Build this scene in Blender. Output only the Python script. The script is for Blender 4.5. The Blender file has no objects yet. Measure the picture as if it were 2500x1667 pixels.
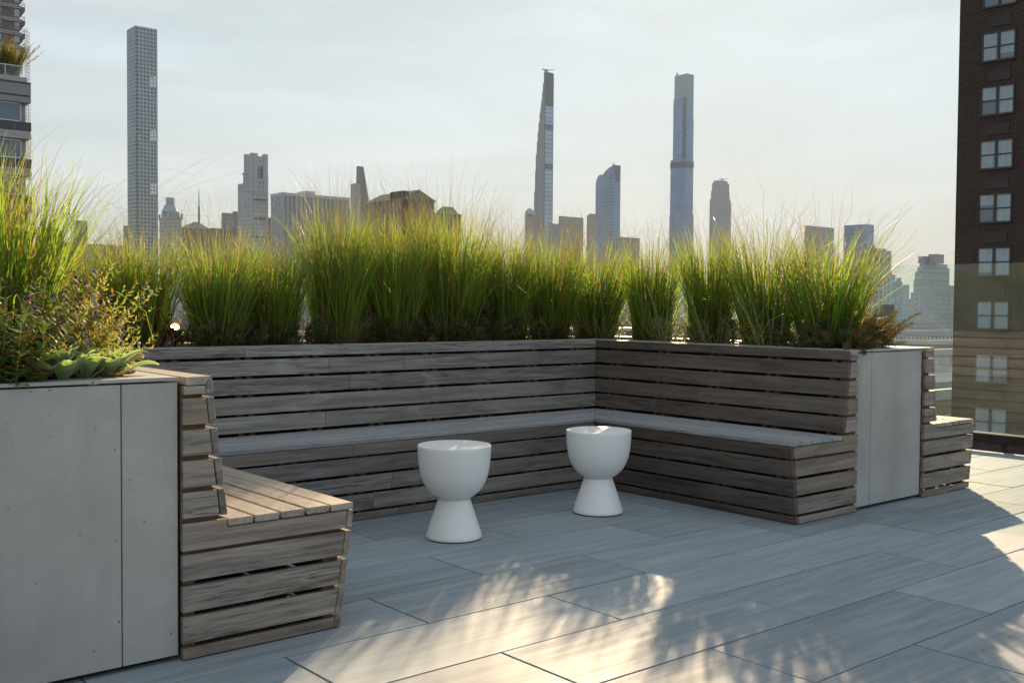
import bpy, math, random
import numpy as np
from math import radians as R, sin, cos, pi
from mathutils import Vector, Matrix
random.seed(7); rng = np.random.default_rng(7)
SC = bpy.context.scene; COL = SC.collection

# ------------------------------------------------------------------ camera
CAM_H = 1.2; F = 2547.37; PW, PH = 2500.0, 1667.0
YAW, PITCH, ROLL = 0.69803931, 0.03402307, 0.00755616
fw = np.array([sin(YAW)*cos(PITCH), cos(YAW)*cos(PITCH), -sin(PITCH)])
rt = np.array([cos(YAW), -sin(YAW), 0.0]); up = np.cross(rt, fw)
rt, up = rt*cos(ROLL)+up*sin(ROLL), -rt*sin(ROLL)+up*cos(ROLL)
cd = bpy.data.cameras.new('camera'); cam = bpy.data.objects.new('camera', cd); COL.objects.link(cam)
cd.sensor_width = 36; cd.lens = F/PW*36; cd.clip_start = 0.05; cd.clip_end = 9000
cam.matrix_world = Matrix(((rt[0], up[0], -fw[0], 0), (rt[1], up[1], -fw[1], 0), (rt[2], up[2], -fw[2], CAM_H), (0, 0, 0, 1)))
SC.camera = cam
ORG = np.array([0, 0, CAM_H])
def ray(x, y): return fw+rt*(x-PW/2)/F-up*(y-PH/2)/F            # direction of a photo point, unit depth
def at(x, y, D): return ORG+ray(x, y)*D                          # world point at depth D
def zat(x, y, D): return float(at(x, y, D)[2])

# ------------------------------------------------------------------ light
SUN_AZ, SUN_EL = R(50.45), R(21.05)                              # azimuth from +Y towards +X
w = bpy.data.worlds.new('World'); SC.world = w; w.use_nodes = True
nt = w.node_tree; nt.nodes.clear()
def wn(t, **k):
    n = nt.nodes.new(t)
    for a, b in k.items(): setattr(n, a, b)
    return n
sky = wn('ShaderNodeTexSky', sky_type='NISHITA', sun_disc=False, sun_elevation=SUN_EL, sun_rotation=SUN_AZ, altitude=0, air_density=1.0, dust_density=1.6, ozone_density=2.0)
bg = wn('ShaderNodeBackground'); bg.inputs['Strength'].default_value = 0.05
out = wn('ShaderNodeOutputWorld')
tc = wn('ShaderNodeTexCoord'); mp = wn('ShaderNodeMapping'); mp.inputs['Scale'].default_value = (0.9, 2.6, 9.0); mp.inputs['Rotation'].default_value = (0.16, 0.10, 0.5)
no = wn('ShaderNodeTexNoise'); no.inputs['Scale'].default_value = 1.7; no.inputs['Detail'].default_value = 8; no.inputs['Roughness'].default_value = 0.55; no.inputs['Distortion'].default_value = 0.4
rp = wn('ShaderNodeMapRange'); rp.inputs['From Min'].default_value = 0.32; rp.inputs['From Max'].default_value = 0.72; rp.inputs['To Min'].default_value = 0.968; rp.inputs['To Max'].default_value = 0.99
mx = wn('ShaderNodeMix', data_type='RGBA')                       # thin veil of high cloud over the clear sky
dt = wn('ShaderNodeVectorMath', operation='DOT_PRODUCT'); dt.inputs[1].default_value = (sin(SUN_AZ)*cos(SUN_EL), cos(SUN_AZ)*cos(SUN_EL), sin(SUN_EL))
gr = wn('ShaderNodeMapRange', interpolation_type='SMOOTHSTEP'); gr.inputs['From Min'].default_value = 0.38; gr.inputs['From Max'].default_value = 1.0   # cloud scatters sunlight forward
ve = wn('ShaderNodeMix', data_type='RGBA'); ve.inputs[6].default_value = (4.05, 4.65, 5.15, 1); ve.inputs[7].default_value = (4.15, 4.72, 4.95, 1)
st = wn('ShaderNodeMapRange'); st.inputs['From Min'].default_value = 0.35; st.inputs['From Max'].default_value = 0.7; st.inputs['To Min'].default_value = 0.84; st.inputs['To Max'].default_value = 1.10
vm = wn('ShaderNodeVectorMath', operation='SCALE')
sz = wn('ShaderNodeSeparateXYZ'); hzr = wn('ShaderNodeMapRange', interpolation_type='SMOOTHSTEP'); hzr.inputs['From Min'].default_value = 0.23; hzr.inputs['From Max'].default_value = 0.0; hzr.inputs['To Max'].default_value = 0.9
hm = wn('ShaderNodeMix', data_type='RGBA'); hm.inputs[7].default_value = (3.9, 3.65, 3.0, 1)                                                      # dusty low air near the horizon
hmf = wn('ShaderNodeMath', operation='MULTIPLY')
L = nt.links.new
L(tc.outputs['Generated'], mp.inputs['Vector']); L(mp.outputs[0], no.inputs['Vector']); L(no.outputs['Fac'], rp.inputs['Value'])
L(tc.outputs['Generated'], dt.inputs[0]); L(dt.outputs['Value'], gr.inputs['Value']); L(gr.outputs[0], ve.inputs[0]); L(no.outputs['Fac'], st.inputs['Value']); L(tc.outputs['Generated'], sz.inputs[0]); L(sz.outputs[2], hzr.inputs['Value']); L(hzr.outputs[0], hmf.inputs[0]); L(gr.outputs[0], hmf.inputs[1]); L(hmf.outputs[0], hm.inputs[0]); L(ve.outputs[2], hm.inputs[6]); L(hm.outputs[2], vm.inputs[0]); L(st.outputs[0], vm.inputs['Scale']); L(vm.outputs[0], mx.inputs[7])
L(rp.outputs[0], mx.inputs[0]); L(sky.outputs[0], mx.inputs[6]); L(mx.outputs[2], bg.inputs['Color']); L(bg.outputs[0], out.inputs[0])
sl = bpy.data.lights.new('sun', 'SUN'); sl.energy = 3.7; sl.angle = R(0.53); sl.color = (1.0, 0.75, 0.46)
so = bpy.data.objects.new('sun', sl); COL.objects.link(so)
sdir = Vector((sin(SUN_AZ)*cos(SUN_EL), cos(SUN_AZ)*cos(SUN_EL), sin(SUN_EL)))
so.rotation_euler = sdir.to_track_quat('Z', 'Y').to_euler(); so.location = (20, 18, 12)
SC.view_settings.view_transform = 'Standard'; SC.view_settings.look = 'None'
SC.view_settings.exposure = 1.75; SC.view_settings.gamma = 1
SC.cycles.use_denoising = True; SC.cycles.max_bounces = 8; SC.cycles.transparent_max_bounces = 24; SC.cycles.volume_bounces = 0
SC.cycles.diffuse_bounces = 4; SC.cycles.transmission_bounces = 6; SC.cycles.glossy_bounces = 4; SC.cycles.sample_clamp_indirect = 6

# ------------------------------------------------------------------ node helper
class Mt:
    def __init__(s, name):
        s.m = bpy.data.materials.new(name); s.m.use_nodes = True; s.nt = s.m.node_tree; s.nt.nodes.clear()
        s.out = s.n('ShaderNodeOutputMaterial')
    def n(s, t, **k):
        n = s.nt.nodes.new(t)
        for a, b in k.items(): setattr(n, a, b)
        return n
    def setin(s, sock, v):
        if isinstance(v, bpy.types.NodeSocket): s.nt.links.new(v, sock)
        elif isinstance(v, (tuple, list)) and len(v) == 3 and sock.type == 'RGBA': sock.default_value = (*v, 1)
        else: sock.default_value = v
    def ma(s, op, a, b=0.0, c=None, clamp=False):
        n = s.n('ShaderNodeMath', operation=op, use_clamp=clamp); s.setin(n.inputs[0], a); s.setin(n.inputs[1], b)
        if c is not None: s.setin(n.inputs[2], c)
        return n.outputs[0]
    def mix(s, f, a, b, blend='MIX'):
        n = s.n('ShaderNodeMix', data_type='RGBA', blend_type=blend, clamp_factor=True)
        s.setin(n.inputs[0], f); s.setin(n.inputs[6], a); s.setin(n.inputs[7], b); return n.outputs[2]
    def mr(s, v, a, b, c=0.0, d=1.0):
        n = s.n('ShaderNodeMapRange'); s.setin(n.inputs[0], v)
        for i, x in zip((1, 2, 3, 4), (a, b, c, d)): s.setin(n.inputs[i], x)
        return n.outputs[0]
    def at(s, name, what='Vector'):
        n = s.n('ShaderNodeAttribute', attribute_name=name); return n.outputs[what]
    def sep(s, v):
        n = s.n('ShaderNodeSeparateXYZ'); s.setin(n.inputs[0], v); return n.outputs
    def comb(s, x, y, z=0.0):
        n = s.n('ShaderNodeCombineXYZ'); s.setin(n.inputs[0], x); s.setin(n.inputs[1], y); s.setin(n.inputs[2], z); return n.outputs[0]
    def mapv(s, v, scale=(1, 1, 1), loc=(0, 0, 0)):
        n = s.n('ShaderNodeMapping'); s.setin(n.inputs[0], v); n.inputs['Scale'].default_value = scale; n.inputs['Location'].default_value = loc; return n.outputs[0]
    def noise(s, v, scale, detail=4, rough=0.5, dist=0.0, o='Fac'):
        n = s.n('ShaderNodeTexNoise'); s.setin(n.inputs['Vector'], v); n.inputs['Scale'].default_value = scale
        n.inputs['Detail'].default_value = detail; n.inputs['Roughness'].default_value = rough; n.inputs['Distortion'].default_value = dist
        return n.outputs[o]
    def ramp(s, f, stops):
        n = s.n('ShaderNodeValToRGB'); s.setin(n.inputs[0], f); e = n.color_ramp.elements
        while len(e) < len(stops): e.new(0.5)
        for x, (p, c) in zip(e, stops): x.position = p; x.color = (*c, 1)
        return n.outputs[0]
    def obj(s): return s.n('ShaderNodeTexCoord').outputs['Object']
    def white(s, v, dim='3D'):
        n = s.n('ShaderNodeTexWhiteNoise', noise_dimensions=dim); s.setin(n.inputs[0], v); return n.outputs['Value']
    def bsdf(s, col, rough=0.7, metal=0.0, bump=None, bs=0.3, bd=0.01, spec=0.5, emit=None, es=1.0):
        p = s.n('ShaderNodeBsdfPrincipled'); s.setin(p.inputs['Base Color'], col); s.setin(p.inputs['Roughness'], rough)
        s.setin(p.inputs['Metallic'], metal); s.setin(p.inputs['Specular IOR Level'], spec)
        if bump is not None:
            b = s.n('ShaderNodeBump'); s.setin(b.inputs['Height'], bump); b.inputs['Strength'].default_value = bs; b.inputs['Distance'].default_value = bd
            s.nt.links.new(b.outputs[0], p.inputs['Normal'])
        if emit is not None: s.setin(p.inputs['Emission Color'], emit); p.inputs['Emission Strength'].default_value = es
        return p.outputs[0]
    def fin(s, sh): s.nt.links.new(sh, s.out.inputs[0]); return s.m

def m_wood(name='weathered_wood', tint=(1, 1, 1), bleach=0.0, sp=.5):
    a = Mt(name); bc = a.at('bc'); r = a.at('rnd', 'Fac')
    r2 = a.ma('FRACT', a.ma('MULTIPLY', r, 7.31)); r3 = a.ma('FRACT', a.ma('MULTIPLY', r, 23.7))
    g1 = a.noise(a.mapv(bc, (1.1, 30, 30)), 1.0, 6, 0.65, 0.7)
    g2 = a.noise(a.mapv(bc, (5, 210, 210)), 1.0, 3, 0.6)
    blot = a.noise(a.mapv(bc, (2.2, 9, 9)), 1.0, 4, 0.6, 0.8)
    base = a.ramp(r, [(0.0, (.17, .125, .092)), (0.3, (.215, .175, .142)), (0.6, (.275, .24, .205)), (0.8, (.23, .205, .185)), (1.0, (.15, .128, .115))])
    base = a.mix(a.mr(r2, 0, 1, 0.0, 0.55), base, (.125, .095, .075))
    c = a.mix(a.mr(g1, .3, .7), a.mix(1, base, (.40, .38, .37), 'MULTIPLY'), a.mix(1, base, (1.45, 1.45, 1.45), 'MULTIPLY'))
    c = a.mix(a.mr(g2, .35, .75, 0, .35), c, (.32, .29, .26))
    cr = a.noise(a.mapv(bc, (4, 95, 95), (3, 1, 2)), 1.0, 5, 0.7, 1.2)      # open checks in the older boards
    crm = a.ma('MULTIPLY', a.mr(cr, .51, .59), a.mr(r3, .3, .7))
    c = a.mix(a.ma('MULTIPLY', crm, .8), c, (.06, .052, .047))
    c = a.mix(a.mr(blot, .52, .68, 0, .65), c, a.mix(1, c, (.52, .48, .46), 'MULTIPLY'))
    c = a.mix(a.ma('MULTIPLY', a.mr(blot, .42, .3), .35), c, (.36, .33, .30))
    kv = a.n('ShaderNodeTexVoronoi'); a.setin(kv.inputs['Vector'], a.mapv(bc, (2.2, 15, 15))); kv.inputs['Scale'].default_value = 1
    kn = a.ma('MULTIPLY', a.mr(kv.outputs['Distance'], .20, .05), a.ma('GREATER_THAN', a.white(kv.outputs['Color']), .82)); c = a.mix(a.ma('MULTIPLY', kn, .75), c, (.07, .05, .04))
    c = a.mix(bleach, c, a.mix(a.mr(g1, .3, .7), (.25, .255, .26), (.46, .455, .445)))
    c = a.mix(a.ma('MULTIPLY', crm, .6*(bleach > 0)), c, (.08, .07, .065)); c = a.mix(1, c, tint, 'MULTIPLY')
    h = a.ma('SUBTRACT', a.ma('ADD', g1, a.ma('MULTIPLY', g2, .5)), a.ma('MULTIPLY', crm, 1.2))
    return a.fin(a.bsdf(c, a.mr(g1, .3, .7, .60, .42), bump=h, bs=.45, bd=.002, spec=.5))
def m_concrete():
    a = Mt('white_concrete_panel'); o = a.obj()
    n = a.noise(o, 2.2, 5, .55); n2 = a.noise(o, 9, 5, .6); n3 = a.noise(o, 60, 3, .6)
    sk = a.noise(a.mapv(o, (7, 7, .5)), 1, 4, .6); c = a.mix(a.mr(n, .32, .68), (.31, .302, .285), (.41, .40, .38)); c = a.mix(a.mr(sk, .5, .72, 0, .42), c, (.25, .245, .23)); c = a.mix(a.mr(n2, .5, .7, 0, .30), c, (.26, .255, .24))
    c = a.mix(a.mr(n3, .3, .7, 0, .12), c, (.25, .245, .235))
    v = a.n('ShaderNodeTexVoronoi'); a.setin(v.inputs['Vector'], o); v.inputs['Scale'].default_value = 26
    cl = a.white(v.outputs['Color']); den = a.noise(o, 3.1, 2, .5)
    pit = a.ma('MULTIPLY', a.ma('LESS_THAN', v.outputs['Distance'], a.mr(cl, 0.6, 1, .03, .10)), a.ma('GREATER_THAN', a.ma('ADD', cl, a.mr(den, .4, .65, -.2, .2)), .78))
    v2 = a.n('ShaderNodeTexVoronoi'); a.setin(v2.inputs['Vector'], o); v2.inputs['Scale'].default_value = 70; cl2 = a.white(v2.outputs['Color']); den2 = a.noise(o, 2.3, 2, .5)
    pit2 = a.ma('MULTIPLY', a.ma('LESS_THAN', v2.outputs['Distance'], .17), a.ma('GREATER_THAN', a.ma('ADD', cl2, a.mr(den2, .4, .65, -.2, .1)), .93))
    c = a.mix(pit2, c, (.17, .165, .155)); c = a.mix(pit, c, (.10, .10, .10))
    return a.fin(a.bsdf(c, .62, bump=a.ma('SUBTRACT', a.ma('MULTIPLY', n3, .2), pit), bs=.35, bd=.003, spec=.3))
def m_tile():
    a = Mt('wood_look_paving'); bc = a.at('bc'); r = a.at('rnd', 'Fac')
    g1 = a.noise(a.mapv(bc, (1.0, 14, 14)), 1.0, 6, .62, 1.4); g2 = a.noise(a.mapv(bc, (6, 160, 160)), 1.0, 3, .6); lf = a.noise(a.mapv(bc, (1.5, 3, 3)), 1.0, 3, .5)
    wv = a.n('ShaderNodeTexWave', wave_type='RINGS'); a.setin(wv.inputs['Vector'], a.mapv(bc, (.35, 3.2, 1))); wv.inputs['Scale'].default_value = 5; wv.inputs['Distortion'].default_value = 5; wv.inputs['Detail'].default_value = 3; wv.inputs['Detail Scale'].default_value = .8
    c = a.mix(a.mr(g1, .3, .72), (.165, .178, .188), (.345, .355, .36))
    c = a.mix(a.ma('MULTIPLY', a.mr(wv.outputs['Fac'], .2, .9), a.mr(lf, .48, .66, 0, .34)), c, (.175, .185, .19))
    c = a.mix(a.mr(g2, .35, .75, 0, .25), c, (.33, .335, .335)); c = a.mix(a.mr(lf, .3, .7, 0, .3), c, (.22, .23, .235))
    c = a.mix(a.mr(r, .4, 1, 0, .35), c, (.35, .352, .35)); c = a.mix(a.mr(r, .5, 0, 0, .32), c, (.185, .185, .185))
    sp = a.noise(bc, 38, 2, .5); c = a.mix(a.mr(sp, .78, .83), c, (.08, .075, .07)); c = a.mix(1, c, (.93, 1.0, 1.07), 'MULTIPLY')
    return a.fin(a.bsdf(c, a.mr(g1, .3, .7, .66, .56), bump=a.ma('ADD', a.ma('MULTIPLY', g1, .5), g2), bs=.16, bd=.0015, spec=.14))
def m_plain(name, col, rough=.6, metal=0.0, var=.15, scale=8, spec=.4, bd=.003):
    a = Mt(name); n = a.noise(a.obj(), scale, 5, .6)
    c = a.mix(a.mr(n, .3, .7, 0, 1), tuple(x*(1-var) for x in col), tuple(min(1, x*(1+var)) for x in col))
    return a.fin(a.bsdf(c, rough, metal, bump=n, bs=.2, bd=bd, spec=spec))
def m_leaf(name, lo, hi, tip, dead=(.30, .20, .10), deadp=.0, trans=.5, rough=.45, base=None, basez=0.0):
    """leaf: per-blade colour (rnd), along-blade colour (t), light shining through"""
    a = Mt(name); r = a.at('rnd', 'Fac'); t = a.at('t', 'Fac')
    c = a.mix(r, lo, hi); c = a.mix(a.mr(t, .55, 1.0, 0, .75), c, tip)
    if base is not None: c = a.mix(a.mr(t, basez, 0.0, 0, 1), c, base)
    if deadp > 0: c = a.mix(a.mr(a.ma('FRACT', a.ma('MULTIPLY', r, 13.7)), 1-deadp-.01, 1-deadp), c, dead)
    df = a.n('ShaderNodeBsdfPrincipled'); a.setin(df.inputs['Base Color'], c); df.inputs['Roughness'].default_value = rough; df.inputs['Specular IOR Level'].default_value = .14
    tr = a.n('ShaderNodeBsdfTranslucent'); a.setin(tr.inputs[0], a.mix(1, c, (1.5, 1.55, .8), 'MULTIPLY'))
    ms = a.n('ShaderNodeMixShader'); ms.inputs[0].default_value = trans
    a.nt.links.new(df.outputs[0], ms.inputs[1]); a.nt.links.new(tr.outputs[0], ms.inputs[2]); return a.fin(ms.outputs[0])
def m_glass(name, tint, dust=.03, rough=0.0, ior=1.5):
    a = Mt(name); tr = a.n('ShaderNodeBsdfTransparent'); a.setin(tr.inputs[0], tint)
    gl = a.n('ShaderNodeBsdfGlossy'); gl.inputs['Roughness'].default_value = rough; a.setin(gl.inputs[0], (1, 1, 1))
    fr = a.n('ShaderNodeLayerWeight'); fr.inputs[0].default_value = .5
    ms = a.n('ShaderNodeMixShader'); a.setin(ms.inputs[0], a.ma('ADD', .030, a.ma('MULTIPLY', .9, a.ma('POWER', fr.outputs['Facing'], 4.0)))); a.nt.links.new(tr.outputs[0], ms.inputs[1]); a.nt.links.new(gl.outputs[0], ms.inputs[2])
    d = a.n('ShaderNodeBsdfTranslucent'); a.setin(d.inputs[0], (.46, .60, .66)); m2 = a.n('ShaderNodeMixShader')
    n = a.noise(a.obj(), 3.5, 6, .7); a.setin(m2.inputs[0], a.mr(n, .3, .7, dust*.5, dust*1.5))
    a.nt.links.new(ms.outputs[0], m2.inputs[1]); a.nt.links.new(d.outputs[0], m2.inputs[2]); return a.fin(m2.outputs[0])
def m_facade(name, wall, glass, pu, pv, fu=(.2, .8), fv=(.25, .8), wrough=.8, grough=.12, gvar=.6, lit=None, lines=None, ou=0.0, brick=False, wvar=.12):
    """wall with a grid of windows, laid out in metres along and up each wall"""
    a = Mt(name); wc = a.sep(a.at('wc')); nz = a.ma('ABSOLUTE', a.sep(a.n('ShaderNodeNewGeometry').outputs['Normal'])[2])
    u = a.ma('DIVIDE', a.ma('ADD', wc[0], ou), pu); v = a.ma('DIVIDE', wc[1], pv)
    au, av = a.ma('FRACT', u), a.ma('FRACT', v)
    k = a.ma('MULTIPLY', a.ma('MULTIPLY', a.ma('GREATER_THAN', au, fu[0]), a.ma('LESS_THAN', au, fu[1])), a.ma('MULTIPLY', a.ma('GREATER_THAN', av, fv[0]), a.ma('LESS_THAN', av, fv[1])))
    k = a.ma('MULTIPLY', k, a.ma('LESS_THAN', nz, .5))
    rn = a.white(a.comb(a.ma('FLOOR', u), a.ma('FLOOR', v), 0.0))
    n = a.noise(a.comb(wc[0], wc[1], 0.0), .12, 5, .6)
    wl = a.mix(a.mr(n, .3, .7), tuple(x*(1-wvar) for x in wall), tuple(x*(1+wvar) for x in wall))
    if brick:
        bt = a.n('ShaderNodeTexBrick'); a.setin(bt.inputs['Vector'], a.comb(wc[0], wc[1], 0.0)); bt.inputs['Scale'].default_value = 1
        bt.inputs['Brick Width'].default_value = .36; bt.inputs['Row Height'].default_value = .125; bt.inputs['Mortar Size'].default_value = .009; bt.inputs['Mortar Smooth'].default_value = .3
        a.setin(bt.inputs['Color1'], wall); a.setin(bt.inputs['Color2'], tuple(x*.55 for x in wall)); a.setin(bt.inputs['Mortar'], (.115, .088, .072)); bt.inputs['Bias'].default_value = -.1
        wl = a.mix(a.mr(n, .35, .65, 0, .35), bt.outputs[0], (wall[0]*.6, wall[1]*.7, wall[2]*.7))
    rn2 = a.white(a.comb(a.ma('FLOOR', a.ma('MULTIPLY', u, .31)), a.ma('FLOOR', a.ma('MULTIPLY', v, .23)), 3.0)); rn = a.ma('ADD', a.ma('MULTIPLY', rn, .5), a.ma('MULTIPLY', rn2, .5))
    gl = a.mix(a.mr(rn, .1, .9, 0, gvar), glass, tuple(min(1, x*2.2+.03) for x in glass))
    c = a.mix(k, wl, gl)
    sh = a.bsdf(c, a.mix(k, (wrough,)*3, (grough,)*3), bump=a.ma('MULTIPLY', k, -1.0), bs=.6, bd=.25, spec=a.ma('ADD', .3, a.ma('MULTIPLY', k, .5)))
    return a.fin(sh)

M = dict(
    wood=m_wood('weathered_wood', (1.12, 1.10, 1.08)), wood_back=m_wood('grey_weathered_wood', (1.02, 1.08, 1.16)), wood_dark=m_wood('dark_weathered_wood', (.50, .44, .41)), wood_seat=m_wood('bleached_sheen_wood', (.92, .98, 1.06), .58), wood_warm=m_wood('warm_bleached_wood', (1.12, .98, .84), .55), conc=m_concrete(), tile=m_tile(),  # wood_seat: bluish sky sheen put into the colour, on top of real bleaching
    stud=m_plain('treated_timber', (.16, .095, .042), .8, var=.25, scale=20),
    dark=m_plain('dark_metal', (.022, .021, .022), .45, .5), under=m_plain('dark_membrane', (.018, .018, .018), .9),
    soil=m_plain('potting_soil', (.055, .038, .026), .95, var=.5, scale=60, bd=.02), steel=m_plain('brushed_steel', (.55, .55, .54), .3, 1.0),
    stone=m_plain('grey_coping', (.24, .23, .25), .6), grey=m_plain('grey_cladding', (.23, .24, .26), .5),
    dgrey=m_plain('charcoal_cladding', (.055, .06, .07), .5), lgrey=m_plain('pale_band', (.34, .35, .36), .6),
    mast=m_plain('mast_steel', (.14, .15, .17), .5, .6), rub=m_plain('black_glide', (.02, .02, .02), .8), greenroof=m_plain('copper_roof', (.20, .26, .21), .7, var=.2, scale=.3),
    roofbrown=m_plain('slate_roof', (.13, .14, .12), .75, var=.3, scale=.4), street=m_plain('city_asphalt', (.10, .10, .10), .9, var=.2, scale=.02),
    frame=m_plain('bronze_window_frame', (.045, .04, .033), .5, .3), sleeve=m_plain('brown_louvre_panel', (.032, .025, .022), .7),
    rwhite=m_plain('white_window_frame', (.62, .64, .64), .5), bark=m_plain('bark', (.10, .075, .05), .9),
)
def m_stool():
    a = Mt('white_moulded_plastic'); o = a.obj(); z = a.sep(o)
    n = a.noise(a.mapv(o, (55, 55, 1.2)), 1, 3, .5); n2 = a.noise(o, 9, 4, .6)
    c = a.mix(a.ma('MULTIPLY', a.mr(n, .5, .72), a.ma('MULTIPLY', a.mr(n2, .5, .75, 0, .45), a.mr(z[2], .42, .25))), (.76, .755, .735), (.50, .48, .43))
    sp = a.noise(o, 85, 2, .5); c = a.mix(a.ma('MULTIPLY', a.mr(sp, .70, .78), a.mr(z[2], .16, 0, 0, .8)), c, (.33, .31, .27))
    return a.fin(a.bsdf(c, .42, spec=.45, bump=n2, bs=.04, bd=.003))
M['stool'] = m_stool()
def m_pane():
    a = Mt('curtained_window_glass'); o = a.sep(a.obj()); n = a.noise(a.mapv(a.obj(), (5, 5, 1.2)), 1, 3, .5)
    r = a.n('ShaderNodeObjectInfo').outputs['Random']; gz = a.sep(a.n('ShaderNodeTexCoord').outputs['Generated'])[2]; r2 = a.ma('FRACT', a.ma('MULTIPLY', r, 37.0))
    c = a.mix(a.mr(n, .3, .7), (.19, .25, .29), (.29, .37, .41)); c = a.mix(a.ma('LESS_THAN', gz, a.mr(r2, .45, 1, 0, .75)), c, (.07, .10, .13)); c = a.mix(a.mr(r, 0, 1, 0, .4), c, (.16, .20, .22))
    return a.fin(a.bsdf(c, .08, spec=.8))
M['pane'] = m_pane()
def m_lit():
    a = Mt('lamp_lens'); return a.fin(a.bsdf((1, .8, .5), .3, emit=(1.0, .62, .28), es=9))
M['lit'] = m_lit(); M['lens'] = m_plain('unlit_lens', (.2, .2, .2), .1)
M['glass'] = m_glass('railing_glass', (.92, .965, .955), .013)
M['cglass'] = m_plain('blue_curtain_glass', (.10, .14, .19), .12, var=.25, scale=.05, spec=.8)
M['tglass'] = m_plain('dark_tower_glass', (.055, .075, .085), .1, var=.45, scale=.15, spec=.8)
M['tframe'] = m_plain('tower_concrete', (.25, .31, .36), .8, var=.06, scale=.05)

# ------------------------------------------------------------------ mesh helper
class MB:
    def __init__(s): s.v = []; s.f = []; s.bc = []; s.r = []; s.wc = []
    def prism(s, A, B, rnd=None, bcA=None, bcB=None):
        n = len(A); o = len(s.v); r = random.random() if rnd is None else rnd
        s.v += [tuple(p) for p in A]+[tuple(p) for p in B]
        s.f += [tuple(o+i for i in range(n))[::-1], tuple(o+n+i for i in range(n))]
        s.f += [(o+i, o+(i+1) % n, o+n+(i+1) % n, o+n+i) for i in range(n)]
        off = (random.uniform(0, 40), random.uniform(0, 40), random.uniform(0, 40))
        for p in (bcA or A): s.bc.append((p[0]+off[0], p[1]+off[1], p[2]+off[2])); s.r.append(r)
        for p in (bcB or B): s.bc.append((p[0]+off[0], p[1]+off[1], p[2]+off[2])); s.r.append(r)
        s.wc += [(0, 0, 0)]*(2*n)
    def box(s, x0, x1, y0, y1, z0, z1, rnd=None):
        s.prism([(x0, y0, z0), (x1, y0, z0), (x1, y1, z0), (x0, y1, z0)], [(x0, y0, z1), (x1, y0, z1), (x1, y1, z1), (x0, y1, z1)], rnd)
    def bar(s, p, q, w, w2=None, rnd=None):
        p, q = Vector(p), Vector(q); d = (q-p).normalized(); a = d.orthogonal().normalized() if abs(d.z) > .99 else d.cross(Vector((0, 0, 1))).normalized()
        b = d.cross(a).normalized(); h = w/2; k = (w2 or w)/2
        s.prism([p+a*h+b*k, p-a*h+b*k, p-a*h-b*k, p+a*h-b*k], [q+a*h+b*k, q-a*h+b*k, q-a*h-b*k, q+a*h-b*k], rnd)
    def wbox(s, x0, x1, y0, y1, z0, z1, top=None):
        """building box: separate side faces carrying metres along and up the wall; top=(x0,x1,y0,y1) tapers it"""
        t = top or (x0, x1, y0, y1)
        lo = [(x0, y0), (x1, y0), (x1, y1), (x0, y1)]; hi = [(t[0], t[2]), (t[1], t[2]), (t[1], t[3]), (t[0], t[3])]
        u = 0.0
        for i in range(4):
            j = (i+1) % 4; a, b = lo[i], lo[j]; Ln = math.hypot(b[0]-a[0], b[1]-a[1]); o = len(s.v)
            s.v += [(a[0], a[1], z0), (b[0], b[1], z0), (hi[j][0], hi[j][1], z1), (hi[i][0], hi[i][1], z1)]
            s.wc += [(u, z0+60, 0), (u+Ln, z0+60, 0), (u+Ln, z1+60, 0), (u, z1+60, 0)]; s.f.append((o, o+1, o+2, o+3)); u += Ln
        o = len(s.v); s.v += [(p[0], p[1], z1) for p in hi]+[(p[0], p[1], z0) for p in lo]; s.wc += [(0, 0, 0)]*8; s.f += [(o, o+1, o+2, o+3), (o+7, o+6, o+5, o+4)]
        s.bc += [(0, 0, 0)]*24; s.r += [random.random()]*24
    def lathe(s, prof, n=48, c=(0, 0, 0)):
        o = len(s.v); m = len(prof)
        for r, z in prof:
            for i in range(n):
                t = 2*pi*i/n; s.v.append((c[0]+r*cos(t), c[1]+r*sin(t), c[2]+z)); s.bc.append((0, 0, 0)); s.r.append(.5); s.wc.append((0, 0, 0))
        for k in range(m-1):
            for i in range(n): j = (i+1) % n; s.f.append((o+k*n+i, o+k*n+j, o+(k+1)*n+j, o+(k+1)*n+i))
        s.f.append(tuple(o+i for i in range(n))[::-1]); s.f.append(tuple(o+(m-1)*n+i for i in range(n)))
    def build(s, name, mat, parent=None, smooth=False, bevel=0.0, rot=None):
        off = np.array(WL.get(parent, (0, 0, 0)) if parent else (0, 0, 0)); v = np.array(s.v, dtype=float)-off
        me = bpy.data.meshes.new(name); me.from_pydata([tuple(p) for p in v], [], s.f)
        for nm, dt, data, ty in (('bc', 'vector', s.bc, 'FLOAT_VECTOR'), ('wc', 'vector', s.wc, 'FLOAT_VECTOR'), ('rnd', 'value', s.r, 'FLOAT')):
            at_ = me.attributes.new(nm, ty, 'POINT'); at_.data.foreach_set(dt, np.array(data, dtype=np.float32).ravel())
        me.materials.append(mat); me.update()
        if smooth: me.shade_smooth()
        return link(name, me, parent, bevel, tuple(off) if parent else (0, 0, 0))
WL = {}
def link(name, me, parent=None, bevel=0.0, wl=(0, 0, 0)):
    o = bpy.data.objects.new(name, me); COL.objects.link(o)
    if parent: o.parent = parent
    WL[o] = wl
    if bevel:
        b = o.modifiers.new('edge', 'BEVEL'); b.width = bevel; b.segments = 1; b.limit_method = 'ANGLE'; b.angle_limit = R(40)
    return o
def tag(o, label=None, cat=None, group=None, kind=None):
    for k, v in (('label', label), ('category', cat), ('group', group), ('kind', kind)):
        if v: o[k] = v
    return o
def thing(name, label, cat, loc=(0, 0, 0), group=None):
    o = bpy.data.objects.new(name, None); COL.objects.link(o); o.location = loc; o.empty_display_size = .1; WL[o] = tuple(loc)
    return tag(o, label, cat, group)
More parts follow.
